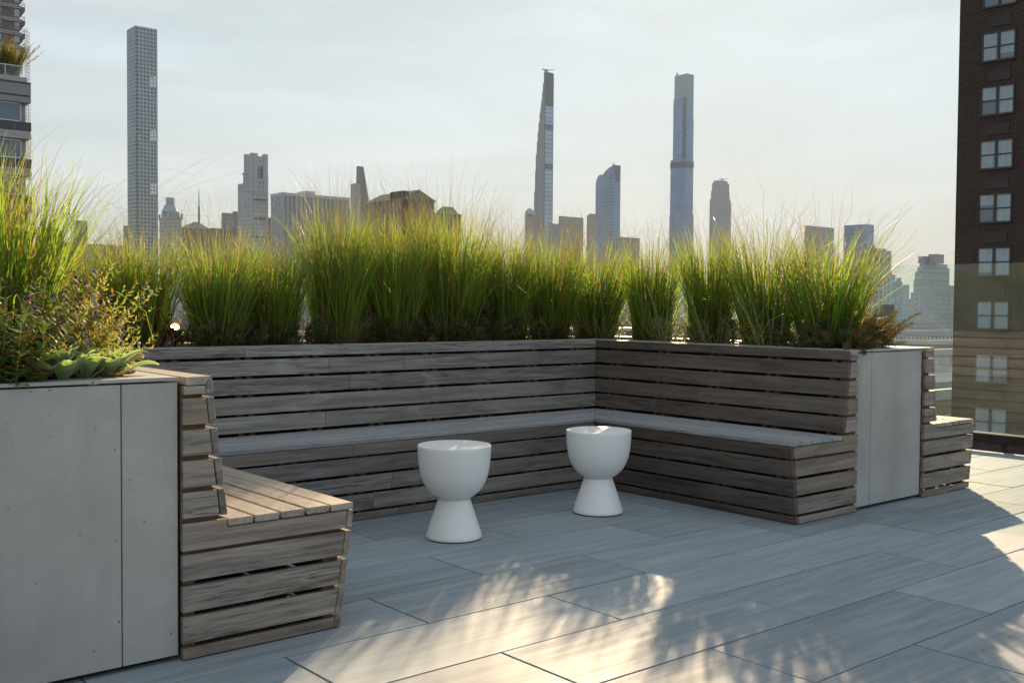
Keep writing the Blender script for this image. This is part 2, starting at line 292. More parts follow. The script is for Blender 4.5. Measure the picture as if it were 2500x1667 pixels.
def copytree(o, parent=None):
    c = o.copy(); COL.objects.link(c); c.parent = parent
    for ch in o.children: copytree(ch, c)
    return c

# ------------------------------------------------------------------ deck
TX, TY, X0, Y0 = 1.2075, 0.4285, 2.2785, 3.192
EDGE = 8.77
mb = MB()
for r in range(-14, 12):
    y0 = Y0+r*TY; off = X0 if r % 2 == 0 else X0+TX/2
    for c in range(-5, 8):
        x0, x1 = off+c*TX+.0036, off+(c+1)*TX-.0036
        x1 = min(x1, EDGE)
        if x1-x0 < .02: continue
        dz = random.uniform(-.0012, .0008); j = random.uniform(0, .0015)
        mb.box(x0, x1-j, y0+.0036+j, y0+TY-.0036, -.02, dz)
mb.build('deck', M['tile'], bevel=.0012)['kind'] = 'structure'
mb = MB(); mb.box(-14, EDGE-.03, -12, 8.05, -6, -.05); mb.build('roof_slab', M['under'])['kind'] = 'structure'
mb = MB(); mb.box(-14, EDGE-.03, -12, 8.05, -59.99, -6.01); o = mb.build('apartment_block', m_facade('own_block', (.25, .16, .12), (.05, .06, .07), 2.4, 3.0, brick=False))
tag(o, 'brick apartment block that carries the roof terrace', 'building')

# ------------------------------------------------------------------ planter
t = thing('concrete_planter', 'U-shaped pale concrete panel planter wrapping round the slatted wooden seating', 'planter', (3.8, 5.9, 0))
PX0, PX1, RX0, RX1, BY0, BY1, LY, RY = .63, 1.378, 5.505, 6.252, 5.58, 6.33, 3.377, 3.40
def panel(x0, x1, y0, y1, z0=.02, z1=.937): m = MB(); m.box(x0, x1, y0, y1, z0, z1); return m.build('panel', M['conc'], t, bevel=.0015)
panel(PX0, 1.1895, LY, LY+.018); panel(1.1935, PX1, LY, LY+.018)
panel(RX0, 5.668, RY, RY+.018); panel(5.672, RX1, RY, RY+.018)
for x0, x1 in ((PX0, 2.2), (2.204, 3.8), (3.804, 5.2), (5.204, RX1)): panel(x0, x1, BY1-.018, BY1)
yy = [3.42, 4.6, 5.8, BY1-.02]
for a_, b_ in zip(yy, yy[1:]): panel(RX1-.018, RX1, a_+.002, b_-.002); panel(PX0, PX0+.018, a_, b_-.004)
m = MB(); m.box(PX1-.02, PX1-.001, LY+.019, BY0+.02, .02, .93); m.box(PX1-.019, RX0+.019, BY0+.001, BY0+.018, .02, .93); m.box(RX0+.001, RX0+.02, RY+.019, BY0+.019, .02, .93)
m.build('inner_wall', M['under'], t)
m = MB(); m.box(PX0+.04, PX1-.03, LY+.035, BY1-.04, 0, .025); m.box(PX1-.03, RX0+.03, BY0+.03, BY1-.04, 0, .025); m.box(RX0+.03, RX1-.04, RY+.035, BY1-.04, 0, .025)
m.build('plinth', M['under'], t)
CW = .125; CZ0, CZ1 = .943, .955
def cap(x0, x1, y0, y1): m = MB(); m.box(x0, x1, y0, y1, CZ0, CZ1); return m.build('cap_strip', M['conc'], t, bevel=.0012)
cap(PX0, PX1+.002, LY-.004, LY+CW); cap(PX1-CW, PX1+.002, LY+CW+.002, BY0+CW); cap(PX0, PX0+CW, LY+CW+.002, BY1)
cap(PX1+.004, RX0-.004, BY0-.002, BY0+CW); cap(PX0+CW+.002, RX1-CW-.002, BY1-CW, BY1+.003)
cap(RX0-.002, RX0+CW, RY+CW+.002, BY0+CW); cap(RX1-CW, RX1+.002, RY+CW+.002, BY1); cap(RX0-.002, 5.668, RY-.004, RY+CW); cap(5.671, RX1+.002, RY-.004, RY+CW)
m = MB()
for (x0, x1, y0, y1) in ((PX0+.02, PX1-.02, LY+.02, BY1-.02), (PX1-.02, RX0+.02, BY0+.02, BY1-.02), (RX0+.02, RX1-.02, RY+.02, BY1-.02)): m.box(x0, x1, y0, y1, .5, .925)
o = m.build('soil', M['soil'], t)

# ------------------------------------------------------------------ benches
def slope(z, a=.118, z0=.884, k=.12): return a+(z0-z)*k
BACK = [(.794, .884), (.690, .7775), (.582, .674), (.4785, .568)]
FRONT = [(.370, .4335), (.268, .358), (.163, .2525), (.057, .148), (.004, .043)]
def fd(z): return .6695-(.4335-z)*.137
SEAT = [(.170+i*.1010, .170+i*.1010+.0925) for i in range(5)]
TH = .024
def bench(root, fr, end, mitre0, mitre1, joints=True, ends=(True, False), wm='wood', sm='wood_seat'):
    """fr(d,r,z)->world. end(d)=start of run, mitre1(d)=end of run."""
    def board(mb, q, a=None, b=None, gap=.0015, sw=False):
        def run(p, lo): return (mitre0(p[0]) if lo else mitre1(p[0]))
        A = [(run(p, True) if a is None else a) for p in q]; B = [(run(p, False) if b is None else b) for p in q]
        mb.prism([fr(p[0], r, p[1]) for p, r in zip(q, A)], [fr(p[0], r, p[1]) for p, r in zip(q, B)],
                 bcA=[(p[0], r, p[1]) if sw else (r, p[0], p[1]) for p, r in zip(q, A)], bcB=[(p[0], r, p[1]) if sw else (r, p[0], p[1]) for p, r in zip(q, B)])
    def split(mb, q, n=None):
        lo, hi = mitre0(q[0][0]), mitre1(q[0][0]); Ln = hi-lo
        k = (random.random() < .75) if (joints and Ln > 1.8) else 0
        if Ln > 3 and joints: k = random.choice((1, 1, 2))
        cuts = sorted(lo+Ln*random.uniform(.2, .8) for _ in range(k))
        cuts = [c for i, c in enumerate(cuts) if i == 0 or c-cuts[i-1] > .4]
        pts = [None]+cuts+[None]
        for i in range(len(pts)-1):
            a = None if pts[i] is None else pts[i]+.0008; b = None if pts[i+1] is None else pts[i+1]-.0008; board(mb, q, a, b)
    mbk = MB()
    for z0, z1 in BACK:
        j = random.uniform(-.0012, .0012)
        split(mbk, [(slope(z1)-TH+j, z1), (slope(z1)+j, z1), (slope(z0)+j, z0), (slope(z0)-TH+j, z0)])
    split(mbk, [(.0905, .9265), (.1115, .9545), (.1165, .9005), (.0925, .897)])
    mbk.build('backrest', M[wm], root, bevel=.002)
    mc = MB(); split(mc, [(.021, .927), (.021, .9545), (.1100, .9555), (.0885, .9275)]); mc.build('cap_board', M[sm], root, bevel=.0015)
    ms = MB()
    for a_, b_ in SEAT:
        dz = random.uniform(-.0012, .0012); split(ms, [(a_, .4375+dz), (a_, .4625+dz), (b_, .4625+dz), (b_, .4375+dz)])
    ms.build('seat', M[sm], root, bevel=.003)
    mf = MB()
    for z0, z1 in FRONT:
        j = random.uniform(-.0012, .0012)
        split(mf, [(fd(z1)-TH+j, z1), (fd(z1)+j, z1), (fd(z0)+j, z0), (fd(z0)-TH+j, z0)])
    mf.build('front_panel', M[wm], root, bevel=.002)
    for e, yes in zip((0, 1), ends):
        if not yes: continue
        r0 = mitre0(0) if e == 0 else mitre1(0)-.022; r1 = r0+.022; me_ = MB()
        g = .004
        for z0, z1 in BACK: board(me_, [(.010, z0+.001), (.010, z1-.001), (slope(z1)-TH-g, z1-.001), (slope(z0)-TH-g, z0+.001)], r0, r1, sw=True)
        board(me_, [(.014, .895), (.014, .924), (.0885, .924), (.0895, .897)], r0, r1, sw=True)
        board(me_, [(.008, .370), (.008, .4625), (.1665, .4625), (.1665, .4335), (fd(.4335)-TH-g, .4335), (fd(.37)-TH-g, .370)], r0, r1, sw=True)
        for z0, z1 in FRONT[1:]: board(me_, [(.008, z0+.001), (.008, z1-.001), (fd(z1)-TH-g, z1-.001), (fd(z0)-TH-g, z0+.001)], r0, r1, sw=True)
        me_.build('end_panel', M['wood'], root, bevel=.0015)
    lo, hi = mitre0(.3)+.03, mitre1(.3)-.05; nst = max(2, int((hi-lo)/.42))
    for i in range(nst+1):
        r = lo+(hi-lo)*i/nst
        for dr in (0, .075):
            mstd = MB(); a, b = r+dr*.9, r+dr*.9+.036
            for q in ([(.012, .40), (.012, .925), (.088, .9), (slope(.48)-TH-.004, .44)], [(.02, .35), (.02, .432), (fd(.4)-TH-.006, .432), (fd(.35)-TH-.006, .35)],
                      [(fd(.35)-TH-.08, .006), (fd(.35)-TH-.08, .35), (fd(.35)-TH-.006, .35), (fd(.01)-TH-.006, .006)], [(.02, .006), (.02, .35), (.06, .35), (.06, .006)]):
                mstd.prism([fr(p[0], a, p[1]) for p in q], [fr(p[0], b, p[1]) for p in q])
            mstd.build('frame_post', M['stud'], root)
bt = thing('slatted_bench', 'U-shaped weathered grey wood slat bench lining the inside of the planter', 'bench', (3.4, 4.4, 0))
LE, RE = 3.355, 3.378
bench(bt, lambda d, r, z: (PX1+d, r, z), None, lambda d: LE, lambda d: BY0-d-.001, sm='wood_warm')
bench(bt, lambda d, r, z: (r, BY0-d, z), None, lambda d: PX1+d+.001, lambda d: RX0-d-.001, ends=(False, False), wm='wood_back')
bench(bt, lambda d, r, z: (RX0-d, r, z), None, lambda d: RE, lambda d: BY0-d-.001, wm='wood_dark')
ob = thing('slatted_bench', 'outward-facing wood slat bench behind the right planter end, beside the glass railing', 'bench', (6.6, 4.8, 0))
bench(ob, lambda d, r, z: (RX1+d, r, z), None, lambda d: RE, lambda d: BY1, ends=(True, True), sm='wood_warm')

# ------------------------------------------------------------------ stools
def stool(x, y, label, rz):
    t = thing('pedestal_stool', label, 'stool', (x, y, 0), 'white pedestal stools on the deck'); t.rotation_euler.z = rz
    body = [(.1865, .4835), (.1890, .4825), (.1900, .480), (.1893, .46), (.1880, .43), (.1855, .395), (.181, .36), (.1735, .325), (.162, .293), (.148, .267), (.131, .245), (.112, .228), (.095, .217), (.0845, .2105), (.0815, .206)]
    full = [(.0001, .4835), (.178, .4833), (.1855, .4835)]+body
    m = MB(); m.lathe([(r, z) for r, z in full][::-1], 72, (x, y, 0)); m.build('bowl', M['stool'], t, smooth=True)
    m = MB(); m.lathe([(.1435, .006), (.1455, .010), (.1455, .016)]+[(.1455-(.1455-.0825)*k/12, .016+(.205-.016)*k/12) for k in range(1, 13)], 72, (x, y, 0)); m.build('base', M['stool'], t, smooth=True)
    m = MB(); m.lathe([(.1405, .0), (.1405, .0065)], 60, (x, y, 0)); m.build('glide_ring', M['rub'], t)
    for o in t.children:
        if o.name.startswith(('bowl', 'base')):
            e = o.modifiers.new('e', 'EDGE_SPLIT'); e.split_angle = R(50)
stool(3.225, 4.30, 'scuffed white hourglass stool standing in front of the long back bench', .6)
stool(4.285, 4.315, 'clean white hourglass stool standing nearest the inner corner of the bench', 2.1)

# ------------------------------------------------------------------ railing
rl = thing('glass_railing', 'frameless glass railing in a dark channel along the right edge of the deck', 'railing', (8.8, 3, 0))
m = MB(); m.box(EDGE+.0, EDGE+.07, -4, 8.0, .072, .145); m.build('base_channel', M['dark'], rl, bevel=.002)
m = MB(); m.box(EDGE-.004, EDGE+.020, -4, 8.0, .145, .153); m.box(EDGE+.046, EDGE+.074, -4, 8.0, .145, .153); m.build('trim_strip', M['steel'], rl)
ys = [-4, -2.5, -1.0, .5, 2.03, 3.56, 5.095, 6.63, 7.98]
for a_, b_ in zip(ys, ys[1:]):
    m = MB(); m.box(EDGE+.026, EDGE+.040, a_+.008, b_-.008, .13, 1.59); m.build('glass_pane', M['glass'], rl)
m = MB()
for y in np.arange(-3.6, 8, .76): m.box(EDGE+.01, EDGE+.06, y, y+.05, -.3, .073)
m.build('bracket', M['dark'], rl)
pw = MB(); pw.box(-6, EDGE+.07, 8.05, 8.35, -.3, .93); o = pw.build('parapet_wall', M['stone'], bevel=.004); tag(o, 'low grey parapet wall along the terrace edge behind the planted grasses', 'wall')
m = MB(); m.box(-6, EDGE+.09, 8.03, 8.37, .9305, .965); o2 = m.build('coping', M['steel'], o)

# ------------------------------------------------------------------ plants
def mesh_np(name, V, Fq, rnd, t, mats, extra=None):
    me = bpy.data.meshes.new(name); nv, nf = len(V), len(Fq)
    me.vertices.add(nv); me.vertices.foreach_set('co', np.asarray(V, np.float32).ravel())
    me.loops.add(nf*4); me.loops.foreach_set('vertex_index', np.asarray(Fq, np.int32).ravel())
    me.polygons.add(nf); me.polygons.foreach_set('loop_start', np.arange(nf, dtype=np.int32)*4); me.polygons.foreach_set('loop_total', np.full(nf, 4, np.int32))
    for nm, d in (('rnd', rnd), ('t', t)):
        a = me.attributes.new(nm, 'FLOAT', 'POINT'); a.data.foreach_set('value', np.asarray(d, np.float32))
    me.materials.append(mats); me.update(calc_edges=True); me.shade_smooth(); return me
def blades(n, base_r, length, lean, curve, width, segs=6, az=None, out=1.0, seed=0, rr=None, cpow=1.5, wob=.12, bend_rand=.5, flatz=0.0):
    g = np.random.default_rng(seed)
    th = g.uniform(0, 2*pi, n); rad = base_r*np.sqrt(g.uniform(0, 1, n)); bx, by = rad*np.cos(th), rad*np.sin(th)
    ln = length(g, n); le = np.abs(g.normal(0, 1, n))*lean*.5+lean*out*rad/base_r
    psi = th+g.normal(0, .55, n); cu = curve*g.gamma(2.0, .5, n)
    psi2 = psi+g.normal(0, .9, n)*bend_rand
    S = segs+1; tt = np.linspace(0, 1, S); V = np.zeros((n, S, 2, 3)); P = np.zeros((n, S, 3)); P[:, 0, 0], P[:, 0, 1] = bx, by; P[:, 0, 2] = flatz
    for k in range(1, S):
        tm = (tt[k]+tt[k-1])/2; ang = le+cu*tm**cpow+g.normal(0, wob*tm, n); ps = psi*(1-tm)+psi2*tm; ds = ln/segs
        P[:, k, 0] = P[:, k-1, 0]+ds*np.sin(ang)*np.cos(ps); P[:, k, 1] = P[:, k-1, 1]+ds*np.sin(ang)*np.sin(ps); P[:, k, 2] = P[:, k-1, 2]+ds*np.cos(ang)
    fa = g.uniform(0, 2*pi, n); wv = np.stack([np.cos(fa), np.sin(fa), np.zeros(n)], 1)
    wd = width*g.uniform(.6, 1.25, n)[:, None]*(np.clip(1.02-tt**3, .12, 1))[None, :]*np.where(tt < .1, .6, 1)[None, :]
    V[:, :, 0] = P-wv[:, None]*wd[:, :, None]/2; V[:, :, 1] = P+wv[:, None]*wd[:, :, None]/2
    b = (np.arange(n)*S*2)[:, None]+(np.arange(segs)*2)[None, :]; Fq = np.stack([b, b+1, b+3, b+2], -1).reshape(-1, 4)
    r = g.uniform(0, 1, n) if rr is None else g.uniform(rr[0], rr[1], n)
    zz = P[:, :, 2:3].repeat(2, 2).reshape(-1)
    return V.reshape(-1, 3), Fq, r.repeat(S*2), np.tile(tt.repeat(2), n)
def cat_(parts):
    V, Fq, r, t, o = [], [], [], [], 0
    for a, b, c, d in parts: V.append(a); Fq.append(b+o); r.append(c); t.append(d); o += len(a)
    return np.concatenate(V), np.concatenate(Fq), np.concatenate(r), np.concatenate(t)
GRASS = m_leaf('switch_grass', (.060, .135, .018), (.25, .345, .05), (.24, .275, .065), dead=(.27, .17, .075), deadp=.15, trans=.57, base=(.14, .095, .045), basez=.22)
WISP = m_leaf('grass_panicle', (.20, .17, .09), (.15, .11, .06), (.20, .16, .10), trans=.35)
STRAW = m_leaf('dry_straw', (.11, .07, .04), (.22, .15, .085), (.15, .10, .06), trans=.2)
def clump_mesh(seed, h=.9, spread=.17, n=780):
    g1 = blades(int(n*.62), .115, lambda g, k: h*g.uniform(.45, .98, k), spread, .24, .0078, 6, seed=seed, cpow=1.6)
    g2 = blades(int(n*.38), .11, lambda g, k: h*g.uniform(.76, 1.08, k), spread*.9, .24, .0064, 7, seed=seed+50, cpow=2.0)
    g3 = blades(34, .10, lambda g, k: h*g.uniform(.5, 1.0, k), spread*1.6, 1.7, .0045, 7, seed=seed+90)
    return mesh_np('grass_blades', *cat_([g1, g2, g3]), GRASS)
def wisp_mesh(seed, h=.9, spread=.17, n=70):
    a = blades(n, .07, lambda g, k: h*g.uniform(1.0, 1.4, k), spread*.9, .55, .0026, 10, seed=seed+7, cpow=4.0, wob=.25)
    b = blades(int(n*.35), .07, lambda g, k: h*g.uniform(1.1, 1.55, k), spread*1.0, 2.2, .0024, 12, seed=seed+17, cpow=7.0, wob=.3)
    return mesh_np('seed_stalks', *cat_([a, b]), WISP)
def straw_mesh(seed, h=.9):
    a = blades(240, .13, lambda g, k: g.uniform(.10, .34, k), .34, .9, .0045, 4, seed=seed+3)
    b = blades(7, .09, lambda g, k: g.uniform(.3, .55, k), .5, 3.2, .0022, 10, seed=seed+5, cpow=1.2)
    return mesh_np('dry_thatch', *cat_([a, b]), STRAW)
VAR = [(clump_mesh(11+i*7, 1.0, sp, nn), wisp_mesh(13+i*5, 1.0, sp*1.2, 90), straw_mesh(17+i*3)) for i, (sp, nn) in enumerate([(.09, 660), (.075, 600), (.115, 640), (.085, 560), (.13, 560), (.06, 600), (.105, 500)])]
SOIL = .925
def clump(x, y, h, label, v, rz=None, wide=1.0, ws=1.0, group='ornamental grass clumps in the planter', z=SOIL):
    t = thing('grass_clump', label, 'ornamental grass', (x, y, z), group)
    t.rotation_euler.z = random.uniform(0, 6.28) if rz is None else rz; t.scale = (wide, wide, h)
    for nm, me in zip(('blades', 'seed_stalks', 'dry_thatch'), VAR[v]):
        o = link(nm, me, t)
        if nm == 'dry_thatch': o.scale = (1, 1, 1/h)
        if nm == 'seed_stalks': o.scale = (1, 1, ws)
    return t
def px(x, row, zz=.945):      # photo column -> spot in the back row (row = y) or right row (row = -x)
    d = ray(x/.9408, 790/.9408)
    if row > 0: k = row/d[1]
    else: k = -row/d[0]
    return float(d[0]*k), float(d[1]*k)
CL = [ # photo column, row, height, wide, variant, label
 (215, 5.95, .58, 1.15, 0, 'low grass clump furthest left in the back row, behind the silvery flower sprays'),
 (320, 5.85, .66, 1.15, 1, 'grass clump just left of the lit garden spotlight'),
 (500, 5.86, .70, 1.05, 2, 'grass clump just right of the lit garden spotlight'),
 (635, 5.88, .66, 1.0, 3, 'short grass clump in front of the pinstriped office slab'),
 (770, 5.86, .90, 1.15, 5, 'broad grass clump left of the pointed dark tower'),
 (910, 5.90, .88, 1.05, 6, 'upright grass clump in front of the brown gabled building'),
 (1040, 5.88, .95, 1.15, 4, 'tallest grass clump with long wispy tops in the middle of the back row'),
 (1165, 5.92, .80, 1.15, 1, 'grass clump left of the thin stepped tower'),
 (1262, 5.90, .79, 1.25, 0, 'grass clump standing below the thin stepped tower'),
 (1365, 5.98, .78, 1.3, 2, 'grass clump in the inner corner of the planter'),
 (1497, -5.88, .74, 1.15, 5, 'grass clump just right of the bench corner, below the tall glass tower'),
 (1628, -5.86, .80, 1.1, 3, 'grass clump left of the dark unlit spotlight'),
 (1757, -5.88, .80, 1.25, 6, 'loose grass clump right of the dark unlit spotlight'),
 (1900, -5.84, .74, 1.3, 4, 'last dense grass clump at the open right end of the planter'),
]
for x, row, h, wd, v, lab in CL:
    X, Y = px(x, row); clump(X, Y, h*1.02, lab, v, wide=wd)
REAR = [(260, 6.16, .50, 0, 'low rear grass clump seen between the two leftmost clumps'), (565, 6.12, .60, 3, 'rear grass clump behind the gap below the crowned stone tower'),
        (845, 6.12, .84, 1, 'rear grass clump below the pointed dark tower'), (980, 6.12, .92, 0, 'rear grass clump below the gable end'), (1105, 6.12, .76, 3, 'rear grass clump right of the tallest clump')]
for x, row, h, v, lab in REAR:
    X, Y = px(x, row); clump(X, Y, h, lab, v, wide=1.0)
clump(1.00, 4.02, .80, 'very tall yellow-green grass clump at the left edge rising above all the others', 2, wide=1.05, ws=.8)
clump(.84, 4.20, .84, 'tall grass clump partly cut by the left picture edge', 0, wide=1.1, ws=.8)
clump(1.06, 4.75, .62, 'low grass clump behind the purple asters', 3, wide=1.0)
clump(1.12, 5.30, .55, 'low grass clump furthest back on the left arm of the planter', 1, wide=1.0)
# long loose stalks arching out of the tall clump
g = blades(16, .05, lambda g, k: g.uniform(.9, 1.25, k), .5, 1.1, .0034, 14, seed=77, cpow=1.6)
# leafy stems
def stems(n, base_r, h, lean, leaf_len, leaf_w, gap, seed, curve=.4, bias=None, start=.15, whorl=2, lang=.9, droop=.5, taper=.5, stem_w=.004, cup=.0, tipden=1.0, lenv=.35):
    g = np.random.default_rng(seed); V, Fq, r, t = [], [], [], []; tips = []
    def quadleaf(p, d, side, nrm, L_, W_, rv):
        o = len(V); pts = [(0, .12), (.3, 1), (.65, .8), (1, .04)]
        for s_, w_ in pts:
            c = p+d*L_*s_+nrm*(-droop*L_*s_*s_*.5)
            V.append(c-side*W_*w_/2); V.append(c+side*W_*w_/2); r.extend((rv, rv)); t.extend((s_, s_))
        for k in range(3): Fq.append((o+2*k, o+2*k+1, o+2*k+3, o+2*k+2))
    for i in range(n):
        th = g.uniform(0, 2*pi); rad = base_r*math.sqrt(g.uniform()); p = np.array([rad*cos(th), rad*sin(th), 0.0])
        hh = h*g.uniform(.65, 1.1); le = lean*(.3+rad/base_r*.9)*g.uniform(.5, 1.3); ps = th+g.normal(0, .4)
        if bias is not None: ps = bias+g.normal(0, .45)
        segs = max(5, int(hh/.03)); ds = hh/segs; rot = g.uniform(0, 6.28); sv = g.uniform()
        side0 = np.array([-sin(ps), cos(ps), 0]); o = len(V); acc = 0
        line = [p.copy()]
        for k in range(segs):
            tm = (k+.5)/segs; an = le+curve*tm**1.3+g.normal(0, .04)
            d = np.array([sin(an)*cos(ps), sin(an)*sin(ps), cos(an)]); line.append(line[-1]+d*ds)
        for k, q in enumerate(line):
            w_ = stem_w*(1-.6*k/segs); V.append(q-side0*w_/2); V.append(q+side0*w_/2); r.extend((.5, .5)); t.extend((-1, -1))
        for k in range(segs): Fq.append((o+2*k, o+2*k+1, o+2*k+3, o+2*k+2))
        tips.append(line[-1])
        s = hh*start
        while s < hh:
            k = min(segs-1, int(s/ds)); f_ = s/ds-k; q = line[k]*(1-f_)+line[k+1]*f_; ax = line[k+1]-line[k]; ax = ax/np.linalg.norm(ax)
            u_ = np.cross(ax, [0, 0, 1.0]); u_ = u_/(np.linalg.norm(u_)+1e-6) if np.linalg.norm(u_) > 1e-3 else np.array([1.0, 0, 0]); v_ = np.cross(ax, u_)
            for wv in range(whorl):
                a = rot+wv*2*pi/whorl+g.normal(0, .25); od = u_*cos(a)+v_*sin(a); la = lang*g.uniform(.8, 1.15)
                d = ax*cos(la)+od*sin(la); sd = np.cross(d, ax); sd = sd/(np.linalg.norm(sd)+1e-6); nr = np.cross(sd, d)
                if nr@ax < 0: nr = -nr
                sc = (1-taper*(s/hh))*g.uniform(1-lenv, 1+lenv*.5); quadleaf(q, d, sd, nr, leaf_len*sc, leaf_w*sc, (sv*.5+g.uniform()*.5))
            rot += 2.4; s += gap*g.uniform(.7, 1.3)
    return (np.array(V), np.array(Fq, dtype=np.int32), np.array(r), np.array(t)), tips
def m_stemleaf(name, lo, hi, tip, stem, trans=.45, deadp=0.0, dead=(.2, .1, .05)):
    a = Mt(name); r = a.at('rnd', 'Fac'); t = a.at('t', 'Fac')
    c = a.mix(r, lo, hi); c = a.mix(a.mr(t, .5, 1, 0, .6), c, tip)
    if deadp: c = a.mix(a.mr(a.ma('FRACT', a.ma('MULTIPLY', r, 17.3)), 1-deadp-.01, 1-deadp), c, dead)
    c = a.mix(a.ma('LESS_THAN', t, -.01), c, stem)
    df = a.n('ShaderNodeBsdfPrincipled'); a.setin(df.inputs['Base Color'], c); df.inputs['Roughness'].default_value = .62; df.inputs['Specular IOR Level'].default_value = .15
    tr = a.n('ShaderNodeBsdfTranslucent'); a.setin(tr.inputs[0], a.mix(1, c, (1.5, 1.5, .8), 'MULTIPLY')); ms = a.n('ShaderNodeMixShader'); ms.inputs[0].default_value = trans
    a.nt.links.new(df.outputs[0], ms.inputs[1]); a.nt.links.new(tr.outputs[0], ms.inputs[2]); return a.fin(ms.outputs[0])
SPURGE = m_stemleaf('spurge_leaf', (.030, .060, .022), (.060, .105, .030), (.10, .13, .035), (.16, .06, .04), .35, .25, (.11, .045, .03))
ROSEM = m_stemleaf('needle_leaf', (.05, .085, .03), (.12, .13, .045), (.17, .17, .05), (.16, .07, .04), .35, .35, (.20, .07, .04))
SAGE = m_stemleaf('silver_sage_leaf', (.16, .17, .045), (.24, .24, .06), (.28, .26, .09), (.36, .36, .34), .45)
CARY = m_stemleaf('bluebeard_leaf', (.20, .22, .07), (.34, .31, .07), (.36, .34, .13), (.40, .41, .34), .5, .06, (.5, .30, .05))
ASTER = m_stemleaf('aster_leaf', (.06, .12, .025), (.14, .20, .04), (.14, .16, .05), (.13, .10, .05), .45, .15, (.18, .08, .035))
DRYSTEM = m_stemleaf('dry_aster_leaf', (.16, .12, .05), (.24, .17, .07), (.27, .16, .08), (.22, .15, .09), .4)
TREE = m_stemleaf('golden_terrace_leaf', (.14, .14, .03), (.22, .19, .03), (.24, .20, .04), (.12, .09, .06), .45)
def plant(name, label, cat, loc, data, mat, group=None, part='foliage', scale=1.0):
    t = thing(name, label, cat, loc, group); t.scale = (scale,)*3
    link(part, mesh_np(part, *data, mat), t); return t
# dark spurge tufts along the back row and the right arm
for i, (x, row, lab, n_, h_) in enumerate([(430, 5.80, 'dark spurge tuft with reddish stems beside the lit spotlight', 34, .26), (560, 5.83, 'small dark spurge tuft between the second pair of grass clumps', 26, .20), (700, 5.82, 'small dark spurge tuft left of the broad grass clump', 26, .22),
     (820, 5.83, 'bushy spurge tuft right of the broad grass clump', 30, .24), (985, 5.80, 'spurge tuft with fresh green tips below the tallest grass clump', 34, .28), (1110, 5.80, 'largest mound of dark spurge right of the tallest grass clump', 46, .34), (1215, 5.82, 'dark spurge tuft left of the bench corner', 28, .24),
     (1850, -5.72, 'dark spurge mound at the foot of the last dense grass clump', 40, .24), (1925, -5.74, 'dark spurge mound next to the needle-leaved shrub at the right end', 40, .22)]):
    X, Y = px(x, row); d, _ = stems(n_, .13, h_, .75, .034, .008, .008, 100+i, curve=.5, whorl=3, lang=1.0, droop=.4, start=.35, taper=.2, stem_w=.005)
    plant('spurge_plant', lab, 'shrub', (X, Y, SOIL), d, SPURGE, 'dark spurge tufts under the grasses')
# silver sage on the right arm
for i, (x, lab, n_, h_) in enumerate([(1385, 'sparse silver-stemmed sage in front of the corner grass clump', 14, .50), (1530, 'silver-stemmed sage with pale spikes just right of the bench corner', 16, .50), (1645, 'bushiest yellow-green sage left of the dark unlit spotlight', 24, .50), (1775, 'silver-stemmed sage right of the dark unlit spotlight', 18, .48)]):
    X, Y = px(x, -5.70) if x > 1400 else px(x, 5.78)
    d, _ = stems(n_, .13, h_, .42, .034, .013, .024, 140+i, curve=.25, whorl=2, lang=1.05, droop=.6, start=.08, taper=.75, stem_w=.0045)
    d2, _ = stems(n_, .14, .22, .6, .034, .013, .014, 150+i, curve=.3, whorl=2, lang=1.0, droop=.5, start=.1, taper=.2)
    plant('sage_plant', lab, 'shrub', (X, Y, SOIL), cat_([d, d2]), SAGE, 'silver-stemmed sage plants')
# needle-leaved shrub at the right end
for i, (X, Y, lab, n_, h_) in enumerate([(5.92, 3.62, 'needle-leaved shrub with red-green sprigs spilling over the right planter end', 44, .34), (5.74, 3.60, 'compact needle-leaved shrub just right of the last grass clump', 40, .25)]):
    d, _ = stems(n_, .12, h_, .95, .030, .0055, .0052, 170+i, curve=.55, whorl=3, lang=.75, droop=.3, start=.15, taper=.1, stem_w=.006, bias=(-.15 if i == 0 else None))
    plant('needle_shrub', lab, 'shrub', (X, Y, SOIL), d, ROSEM, 'needle-leaved shrubs at the right planter end')

# left arm: asters, bluebeard, lamb's ear
def flowers(t, tips, mat, r=.011, name='flower_head'):
    V, Fq, rr, tt = [], [], [], []
    for p in tips:
        o = len(V); n = 8
        for k in range(n):
            for (a, z) in ((0.0, .006), (r, .001)):
                for s in (-.5, .5):
                    th = 2*pi*(k+s*.7)/n if a else 2*pi*k/n+s
                    V.append((p[0]+(a or .003)*cos(th), p[1]+(a or .003)*sin(th), p[2]+z+random.uniform(-.002, .002))); rr.append(random.random()); tt.append(0 if a == 0 else 1)
            b = o+k*4; Fq.append((b, b+1, b+3, b+2))
        o = len(V)                                                                       # small cup under the petals
        for zc, rc in ((-.008, .002), (0, .0055), (.006, .003)):
            for k in range(6): V.append((p[0]+rc*cos(k*pi/3), p[1]+rc*sin(k*pi/3), p[2]+zc)); rr.append(.5); tt.append(.0)
        for q in range(2):
            for k in range(6): Fq.append((o+q*6+k, o+q*6+(k+1) % 6, o+(q+1)*6+(k+1) % 6, o+(q+1)*6+k))
    return link(name, mesh_np(name, np.array(V), np.array(Fq, dtype=np.int32), rr, tt, mat), t)
PURPLE = m_leaf('purple_petal', (.10, .03, .22), (.17, .06, .34), (.20, .09, .40), trans=.4)
LILAC = m_leaf('lilac_petal', (.34, .33, .50), (.50, .48, .62), (.55, .52, .66), trans=.4)
BUD = m_leaf('seed_head', (.12, .11, .05), (.20, .17, .09), (.2, .16, .08), trans=.3)
